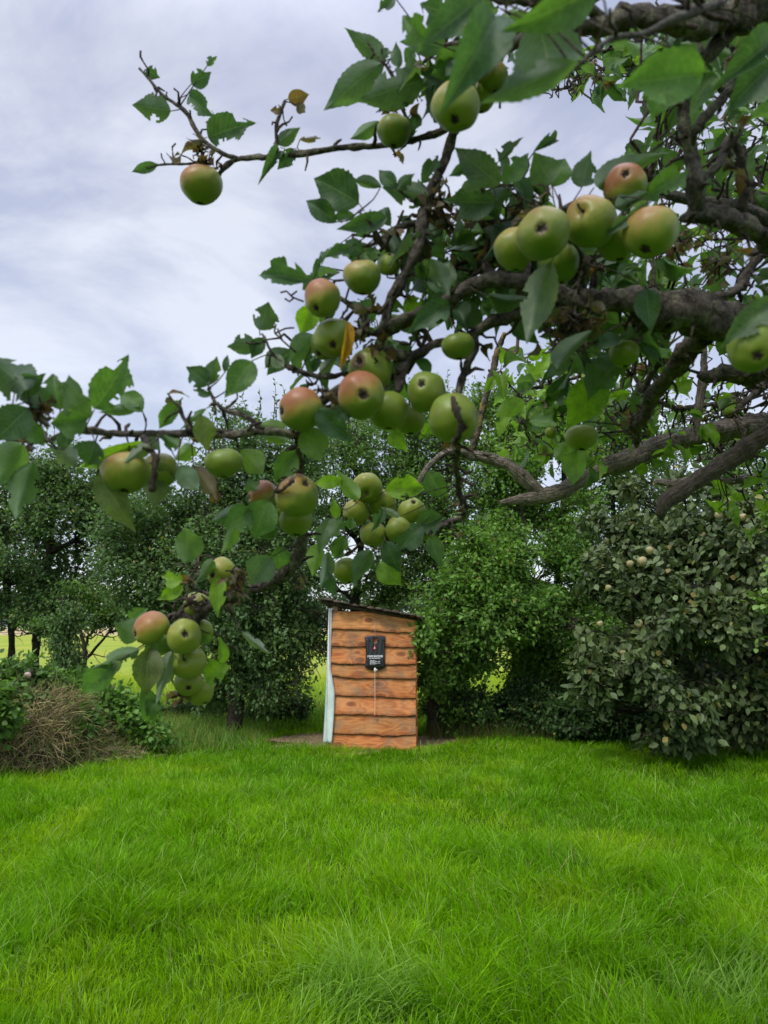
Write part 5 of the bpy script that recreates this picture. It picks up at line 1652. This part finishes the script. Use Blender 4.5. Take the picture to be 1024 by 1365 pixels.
for k, mb in leaf_acc.items():
    mb.build('leaves', M_LEAF, bobj[k], smooth=True)
for k, mb in twig_mb.items():
    tag(mb.build('twigs', M_TWIG, bobj[k]), kind='stuff')


# ------------------------------------------------------------------ apples
def apple_mat():
    m, t, b = new_mat('apple skin')
    L = t.links.new
    bl = attr(t, 'blush', 'Fac'); up = attr(t, 'calyxd', 'Fac'); ru = attr(t, 'russet', 'Fac'); gr = attr(t, 'ground', 'Fac')
    loc = attr(t, 'lpos', 'Vector')
    n = noise(t, loc, 2.2, 4); n2 = noise(t, loc, 9, 4, .6)
    base = mixc(t, gr, (0.085, 0.170, 0.012), (0.20, 0.27, 0.024))
    base = mixc(t, ramp(t, n, [(.3, (0, 0, 0)), (.75, (1, 1, 1))]), base, mixc(t, .5, base, (0.20, 0.22, 0.026)))
    # pale lenticels
    vo = N(t, 'ShaderNodeTexVoronoi'); vo.inputs['Scale'].default_value = 7.0; L(loc, vo.inputs['Vector'])
    dots = ramp(t, vo.outputs['Distance'], [(0.0, (1, 1, 1)), (.09, (.6, .6, .6)), (.13, (0, 0, 0))])
    base = mixc(t, mth(t, 'MULTIPLY', dots, .35), base, (0.36, 0.40, 0.16))
    # red cheek, streaky
    ms = N(t, 'ShaderNodeMapping'); ms.inputs['Scale'].default_value = (9, 9, .8); L(loc, ms.inputs[0])
    stx = noise(t, ms.outputs[0], 1.2, 3)
    f = mth(t, 'ADD', bl, mth(t, 'MULTIPLY', mth(t, 'SUBTRACT', stx, .5), .55))
    f = mth(t, 'ADD', f, mth(t, 'MULTIPLY', mth(t, 'SUBTRACT', n, .5), .5))
    c = mixc(t, ramp(t, f, [(.12, (0, 0, 0)), (.45, (.75, .75, .75)), (1.0, (.8, .8, .8))]), base, (0.34, 0.27, 0.045))
    c = mixc(t, ramp(t, f, [(.36, (0, 0, 0)), (.66, (.55, .55, .55)), (.95, (.80, .80, .80))]), c, (0.30, 0.070, 0.035))
    # paler skin in the hollow round the calyx
    c = mixc(t, mth(t, 'MULTIPLY', ru, .35), c, (0.30, 0.31, 0.07))
    # scab specks and faint bruises
    vs_ = N(t, 'ShaderNodeTexVoronoi'); vs_.inputs['Scale'].default_value = 2.6; L(loc, vs_.inputs['Vector'])
    sc_f = mth(t, 'ADD', vs_.outputs['Distance'], mth(t, 'MULTIPLY', mth(t, 'SUBTRACT', n2, .5), .22))
    c = mixc(t, ramp(t, sc_f, [(.03, (.9, .9, .9)), (.075, (0, 0, 0))]), c, (0.07, 0.045, 0.02))
    n5 = noise(t, loc, 1.3, 5, .65)
    c = mixc(t, ramp(t, n5, [(.58, (0, 0, 0)), (.72, (.45, .45, .45))]), c, (0.17, 0.13, 0.045))
    # russet and calyx stain
    rr = mth(t, 'ADD', ru, mth(t, 'MULTIPLY', mth(t, 'SUBTRACT', n2, .5), 1.1))
    c = mixc(t, ramp(t, rr, [(.55, (0, 0, 0)), (.85, (.85, .85, .85))]), c, (0.17, 0.095, 0.045))
    c = mixc(t, ramp(t, mth(t, 'ADD', up, mth(t, 'MULTIPLY', mth(t, 'SUBTRACT', n2, .5), .3)), [(.30, (0, 0, 0)), (.62, (1, 1, 1))]), c, (0.030, 0.022, 0.015))
    L(c, b.inputs['Base Color'])
    b.inputs['Roughness'].default_value = 0.42
    b.inputs['Specular IOR Level'].default_value = 0.4
    b.inputs['Subsurface Weight'].default_value = 0.06
    b.inputs['Subsurface Radius'].default_value = (0.01, 0.012, 0.004)
    b.inputs['Sheen Weight'].default_value = 0.05
    bump(t, b, n2, 0.12, 0.002)
    return m


M_APPLE = apple_mat()
M_CALYX = plain('dried calyx', (0.04, 0.028, 0.02), 0.9, 0.4, 300)
BLUSH = unit(np.array([-0.45, -0.35, 0.85]))


def apple(x, y, r, d, cal, red, lab, russ=0.0, flat=0.92, ground=None, quince=False, mat=None, cat='apple', name='apple', group='green apples on the near branches', small=False):
    c = P(x, y, d); rad = r * d / FPX
    # calyx direction: (right, up, toward viewer) in view terms
    fwd = unit(ray(x, y)); rt = unit(np.cross(fwd, [0, 0, 1])); upv = np.cross(rt, fwd)
    ca = unit(rt * cal[0] + upv * cal[1] - fwd * cal[2])
    nu, nv = (48, 34) if not small else (14, 10)
    th = np.linspace(0, math.pi, nv + 1)
    z0 = np.cos(th); s0 = np.sin(th)
    # profile: wide shoulders at the stem (z<0), narrower toward the calyx (z>0), dimples at both
    w = s0 * (1 - 0.10 * z0 + (0.0 if not quince else -0.12 * z0))
    zz = z0 * flat - (0.20 * np.exp(-(s0 / .22) ** 2)) * np.sign(z0) * np.where(z0 > 0, .8, 1.1)
    ph = np.arange(nu) / nu * 2 * math.pi
    lobe = 1 + (0.022 * np.cos(5 * ph + rng.uniform(0, 6)) )[None] * (0.3 + z0[:, None].clip(0, 1)) + 0.035 * np.cos(ph + rng.uniform(0, 6))[None] + .025 * np.cos(2 * ph + rng.uniform(0, 6))[None]
    X = w[:, None] * np.cos(ph)[None] * lobe; Y = w[:, None] * np.sin(ph)[None] * lobe; Z = zz[:, None] * (1 + .03 * np.cos(ph + 1)[None])
    lp = np.stack([X, Y, Z], -1).reshape(-1, 3)
    a1 = unit(np.cross(ca, [0.3, 0.9, 0.2])); a2 = np.cross(ca, a1)
    lp = lp * (1 + .13 * (vnoise(lp + x * 3, 1.1) - .5) + .05 * (vnoise(lp + x, 2.6) - .5))[:, None]
    v = c + (lp[:, :1] * a1 + lp[:, 1:2] * a2 + lp[:, 2:] * ca) * rad * 1.02
    nrm = unit(v - c)
    blush = np.clip((nrm @ BLUSH) * .75 + .30, 0, 1) * red * 1.2
    s_flat = np.repeat(s0, nu); zf = np.repeat(z0, nu)
    star = 1 + .30 * np.cos(5 * np.tile(ph, nv + 1) + rng.uniform(0, 6)) + .2 * np.cos(2 * np.tile(ph, nv + 1) + x)
    cd = np.where(zf > 0, np.exp(-(s_flat / (.20 * star)) ** 2), .7 * np.exp(-(s_flat / .12) ** 2))
    rs = np.where(zf > 0, np.exp(-((s_flat - .2) / .22) ** 2), .4 * np.exp(-(s_flat / .3) ** 2)) * (.55 + russ)
    if russ > .5: rs = np.maximum(rs, (vnoise(lp + x, 1.6) - .25) * russ)
    i = np.arange(nv)[:, None] * nu; j = np.arange(nu)[None]
    q = np.stack([i + j, i + nu + j, i + nu + (j + 1) % nu, i + (j + 1) % nu], -1).reshape(-1, 4)
    root = empty(name, c, lab, cat, group)
    o = mesh_np('skin', v, q, mat or M_APPLE, root, fattr={'blush': blush, 'calyxd': cd, 'russet': rs, 'ground': np.full(len(v), ground if ground is not None else (rng.uniform(.75, 1.25) if d > 1.22 else rng.uniform(.15, .8)))})
    a = o.data.attributes.new('lpos', 'FLOAT_VECTOR', 'POINT')
    a.data.foreach_set('vector', (lp + x * .37).astype(np.float32).ravel())
    if small:
        return root
    # dried sepals
    mb = MB()
    for k in range(5):
        an = k / 5 * 2 * math.pi + rng.uniform(-.2, .2)
        dd = a1 * math.cos(an) + a2 * math.sin(an)
        b0 = c + ca * rad * (flat - .22) + dd * rad * .06
        b1 = c + ca * rad * (flat - .04) + dd * rad * .13
        b2 = c + ca * rad * (flat - .03 + rng.uniform(-.05, .03)) + dd * rad * rng.uniform(.06, .17)
        tube(mb, [b0, b1, b2], [rad * .05, rad * .05, rad * .02], 5, .2)
    mb.build('calyx', M_CALYX, root)
    # stalk to the nearest wood
    s = c - ca * rad * (flat - .25)
    i_, dd = nearest(s - ca * rad * .8)
    e = SKv[i_] if dd < .12 else s - ca * rad * 1.1 + np.array([0, 0, .01])
    mb = MB(); qq, rr3 = resample([s, s - ca * rad * .55, e], [.0014, .0012, .0016], .008)
    tube(mb, qq, rr3, 6, .05); mb.build('stalk', M_TWIG, root)
    return root


T_, L_, B_, BL, BR_, LF, RT = (0, .3, .95), (-.9, -.2, .4), (.05, -.95, .25), (-.35, -.6, .7), (.3, -.7, .5), (-.95, -.1, .35), (.9, -.2, .4)
AP = [
    (267, 246, 26.5, 1.25, B_, .75, 'lone red-flushed green apple hanging by itself from the high branch tip against the sky', 0, .92),
    (525, 175, 21.5, 1.13, (.0, -.85, .5), .25, 'dusky green apple alone under the big leaves right along the same high branch', 0, .98),
    (606, 143, 31, .95, (0, -.5, .85), .35, 'large dull green apple half covered by the long blurred leaf at the top', 0, 1.0),
    (656, 104, 20, 1.02, (.2, -.8, .4), .9, 'orange-flushed apple tucked behind the blurred top leaves, above a greener one', 0, .95),
    (640, 128, 21, 1.04, B_, .2, 'greener apple of the pair behind the blurred top leaves', 0, .95),
    (632, 38, 13, 1.3, T_, .7, 'small yellowish apple near the top edge between big dark leaves', .6, .95),
    (430, 399, 24, 1.0, (-.35, -.5, .8), .85, 'apple with bronze-red top just right of the pointed dark leaf against the sky', 0, 1.0),
    (482, 370, 24.5, 1.04, (.1, -.95, .2), .45, 'smooth green apple with bronze shoulder, upper right of the bronze-topped one', 0, .92),
    (518, 352, 15, 1.12, (.1, .9, .4), .1, 'pale green half-hidden apple behind the grey upright stem', 0, .95),
    (444, 451, 26, 1.03, (.0, -.35, .93), .15, 'green apple with dark calyx facing us, under the bronze-topped one', 0, .95),
    (432, 460, 20, 1.09, BL, .1, 'apple mostly hidden behind the one next to the orange torn leaf', 0, .95),
    (494, 493, 29, 1.09, (-.4, .3, .5), .2, 'brown-russeted apple directly behind the biggest red-topped one in the middle', .9, .95),
    (481, 527, 31.5, 1.0, (.12, .05, .99), .95, 'big red-topped apple in the middle with its star-shaped calyx facing us', .25, .95),
    (400, 546, 28.5, 1.0, (-.93, -.1, .35), 1.1, 'pink-topped apple with dark calyx on its left, at the fork of the long branch', 0, 1.0),
    (517, 547, 26.5, 1.07, B_, .0, 'plain green apple tucked right behind the big red-topped middle one', 0, .95),
    (547, 560, 21, 1.16, B_, .0, 'dark shaded apple between two brighter ones in the middle bunch', 0, .95),
    (568, 522, 26, 1.05, (-.25, .45, .85), .1, 'round bright green apple with calyx near its top, right of the middle bunch', .1, .95),
    (606, 558, 33, .99, (.3, -.3, .6), .1, 'large yellow-green apple crossed by a dark twig, right end of the middle bunch', 0, .92),
    (610, 462, 21, 1.08, (.1, -.9, .2), .0, 'small plain green apple hanging alone above the middle bunch', 0, .85),
    (448, 550, 14, 1.07, B_, .0, 'small green apple peeping out over the drooping leaf between two red-topped ones', 0, .95),
    (169, 631, 31, 1.0, (-.05, -.9, .35), .5, 'large apple hanging at the left under the long horizontal branch, dark calyx below', 0, .85),
    (213, 628, 25, 1.07, B_, .35, 'apple behind the dark dangling twig, just right of the large left-hand one', 0, .9),
    (298, 617, 25, 1.03, (.05, -.95, .15), .0, 'flattish plain green apple hanging alone under the middle of the long branch', 0, .8),
    (351, 661, 20.5, 1.12, (-.95, -.1, .2), 1.1, 'small pink-topped apple on the left of the bunch of four below the long branch', 0, .95),
    (397, 661, 28.5, 1.07, (.35, .6, .6), .55, 'big yellow-green apple at top right of the bunch of four, scar near its top', .1, .95),
    (395, 694, 23, 1.15, B_, .0, 'shaded green apple at the bottom of the bunch of four', 0, .9),
    (365, 688, 18, 1.18, B_, .0, 'dark apple hidden behind the pale leaf in the bunch of four', 0, .95),
    (491, 650, 20, 1.58, (.1, .3, -.6), .25, 'topmost apple of the small hanging cluster above the shed', 0, .9),
    (474, 683, 17, 1.58, (-.7, -.5, .3), .3, 'left apple of the small hanging cluster above the shed', 0, 1.0),
    (510, 671, 18, 1.60, (.0, .3, -.7), .25, 'centre apple of the small cluster above the shed, a curled leaf across it', 0, .95),
    (549, 681, 17.5, 1.60, (.15, .75, .6), .1, 'right apple of the small cluster above the shed with its calyx upward', 0, .95),
    (498, 713, 17, 1.58, (-.1, -.9, .2), .15, 'lower left apple of the small cluster above the shed, over the dark leaf', 0, 1.0),
    (532, 706, 17, 1.57, (.85, -.2, .4), .1, 'lower middle apple of the small cluster above the shed, roundest of them', 0, 1.0),
    (566, 712, 13, 1.66, B_, .0, 'half-hidden apple behind dark leaves at the right foot of the small cluster', 0, .95),
    (461, 761, 17, 1.58, (.3, -.8, .2), .0, 'single apple hanging lowest over the shed roof, half behind a dark leaf', 0, 1.0),
    (296, 764, 20.5, 1.28, (-.65, -.15, .7), .3, 'apple with dark calyx facing left, highest on the lower left branch', 0, 1.0),
    (263, 806, 18, 1.33, (-.3, .5, .6), .2, 'blotchy brown-spotted apple clasped by dark twigs on the lower left branch', .75, .95),
    (202, 838, 22.5, 1.29, (-.9, -.3, .35), .8, 'pink-cheeked apple at the left of the lowest bunch', 0, 1.05),
    (245, 848, 22.5, 1.26, (.08, .15, .98), .2, 'round apple with star calyx facing us, atop the lowest bunch', .1, .95),
    (268, 843, 16, 1.34, B_, .0, 'green apple behind the right shoulder of the star-calyx one in the lowest bunch', 0, 1.0),
    (250, 883, 22.5, 1.30, (.2, -.2, -.9), .0, 'plain green apple in the middle of the lowest bunch', 0, .95),
    (252, 909, 18.5, 1.34, (.0, -.45, .85), .0, 'shaded apple with visible dark calyx near the bottom of the lowest bunch', 0, .95),
    (266, 920, 19.5, 1.37, (.4, -.8, .2), .0, 'bottommost apple of all, lower right end of the lowest bunch', 0, 1.0),
    (686, 332, 27, .97, B_, .35, 'left apple of the upper right bunch, partly behind the scarred one', 0, 1.05),
    (724, 313, 34.5, .9, (-.05, .25, .95), .35, 'large upper right apple with open calyx and brown scar facing us', .25, .95),
    (790, 296, 33, .93, (.3, -.4, -.6), .5, 'egg-shaped apple in the middle of the upper right bunch with rosy shoulder', 0, 1.08),
    (833, 247, 28, .95, (.05, .55, .8), 1.3, 'reddest apple, right at the top of the upper right bunch under a leaf', 0, .95),
    (868, 310, 34, .9, (-.25, -.6, .7), .55, 'rightmost apple of the upper right bunch with dark calyx below', 0, .98),
    (824, 320, 29, .97, B_, .0, 'deeply shaded apple between egg-shaped and rightmost ones, upper right bunch', 0, .95),
    (745, 352, 27, 1.0, B_, .0, 'dark green apple in the shade below the scarred one, beside the hanging pale leaf', 0, .95),
    (832, 472, 19, 1.15, B_, .0, 'dark green shaded apple below the thick limb above the yellow-green leaf', 0, .95),
    (775, 584, 20.5, 1.45, (.0, -.9, .25), .0, 'single bright green apple hanging between two yellow-green leaves above the dead limb', 0, .82),
    (1006, 464, 33, .82, (.1, -.35, .9), .0, 'big blurred green apple cut by the right edge of the picture', 0, .95),
]
for a in AP:
    apple(a[0], a[1], a[2], a[3], a[4], a[5], a[6], russ=a[7], flat=a[8])
AP2 = [(866, 75, 7.5, 2.0, .4, 'tiny far apple seen through gaps near the top right'), (749, 517, 12, 1.9, .2, 'pale yellowish small apple among leaves left of the yellow-green leaf'),
       (782, 508, 8, 1.9, .6, 'narrow pale pinkish apple just above the long yellow-green leaf'), (971, 549, 8, 2.2, .1, 'small yellow apple sitting just above the bleached dead limb'),
       (857, 494, 8, 1.9, .8, 'small orange-yellow apple beside thin upright twigs below the thick limb'), (916, 397, 8, 1.6, .9, 'small pinkish apple on top of the thick mossy limb'),
       (734, 577, 8, 1.9, .0, 'small pale green apple left of the single bright hanging one')]
for x, y, r, d, red, lab in AP2:
    apple(x, y, r, d, (rng.normal(0, .5), -.8, .4), red, lab, flat=.95, ground=.9, small=True)

# torn orange leaf by the middle apples: its own look, belongs to the tree
mb = MB()
V, Fc, UV = LT[4]
b = P(466, 428, 1.0); t = P(457, 492, 1.0)
mb.add(place_leaves(V, b[None], (t - b)[None], np.array([[.3, -1., 0]]), np.array([np.linalg.norm(t - b)]), np.array([.016]))[0], Fc, tint=(.50, .27, .04), uv=UV)
mb.build('withered_leaf', M_LEAF, tree)['label'] = 'torn orange withered leaf'
# bare twiglets against the sky left of the middle apples
mb = MB()
for pts in (((405, 402), (390, 396), (382, 388), (374, 390)), ((392, 397), (386, 402), (380, 398)), ((388, 394), (396, 388)), ((395, 470), (378, 455), (366, 442), (368, 432)), ((366, 445), (380, 438), (392, 437)), ((376, 452), (370, 438))):
    tube(mb, *resample([P(x, y, 1.08) for x, y in pts], [.0014] * len(pts), .006), 5)
tag(mb.build('bare_twigs', M_TWIG, tree), kind='stuff')

mb = MB()
for pts, r0 in ((((604, 528, .955), (607, 545, .94), (613, 562, .94), (612, 580, .95), (606, 590, .97)), .0042), (((192, 584, 1.02), (199, 598, .985), (207, 612, .98), (205, 632, .98), (203, 654, .985)), .0042), (((190, 596, .98), (205, 600, .98)), .002), (((392, 640, 1.03), (378, 652, 1.04), (366, 655, 1.05)), .003), (((236, 822, 1.28), (250, 806, 1.30), (262, 812, 1.29), (278, 806, 1.29)), .004), (((246, 798, 1.3), (262, 806, 1.29), (274, 822, 1.3)), .004)):
    pp_, rr4 = resample([P(*q) for q in pts], [r0] * len(pts), .004)
    pp_ = pp_ + rng.normal(0, .0007, pp_.shape)
    tube(mb, pp_, rr4 * rng.uniform(.7, 1.3, len(rr4)), 8, .25)
tag(mb.build('dead_twigs', M_TWIG, tree), kind='stuff')

# ------------------------------------------------------------------ fruit on the quince
def quince_mat():
    m, t, b = new_mat('quince skin')
    p = pos(t)
    c = ramp(t, noise(t, p, 40, 4), [(.3, (0.20, 0.19, 0.07)), (.7, (0.42, 0.35, 0.17))])
    t.links.new(c, b.inputs['Base Color']); b.inputs['Roughness'].default_value = .75
    return m


MQ = quince_mat()
for x, y, r, lab in ((953, 673, 5.5, 'pale fruit near the top of the quince tree, left of the highest one'), (973, 667, 5, 'fruit highest up on the quince tree'), (958, 687, 5.5, 'brownish fruit just under the top pair on the quince tree'),
                     (990, 690, 5.5, 'fruit near the upper right of the quince tree, right of the brownish one'), (866, 734, 5.5, 'round yellowish fruit on the upper left of the quince tree'), (856, 749, 7, 'largest pear-shaped fruit on the upper left of the quince tree'),
                     (840, 752, 5, 'slim fruit just left of the largest pear-shaped one'), (811, 784, 4.5, 'small round fruit on the left side of the quince tree'), (950, 803, 5.5, 'orange-tinged fruit in the middle right of the quince tree'),
                     (852, 832, 6, 'greenish fruit half way down the quince tree'), (831, 871, 4.5, 'small fruit on the lower left of the quince tree'), (819, 901, 6, 'pale drop-shaped fruit hanging lowest at the left of the quince tree'),
                     (800, 832, 4.5, 'pinkish small fruit at the left edge of the quince tree'), (1020, 792, 5.5, 'fruit at the far right edge of the picture'), (999, 801, 5, 'green fruit beside the one at the far right edge'), (875, 645, 4, 'small fruit under the broken dead branch end')):
    Yq = rng.uniform(8.6, 8.9); r *= .9
    d = Yq / ray(x, y)[1]
    apple(x, y, r, d, (rng.normal(0, .2), -1, .1), 0, lab, flat=1.12, quince=True, mat=MQ, cat='quince', name='quince', group='pale fruit on the quince tree', small=True)
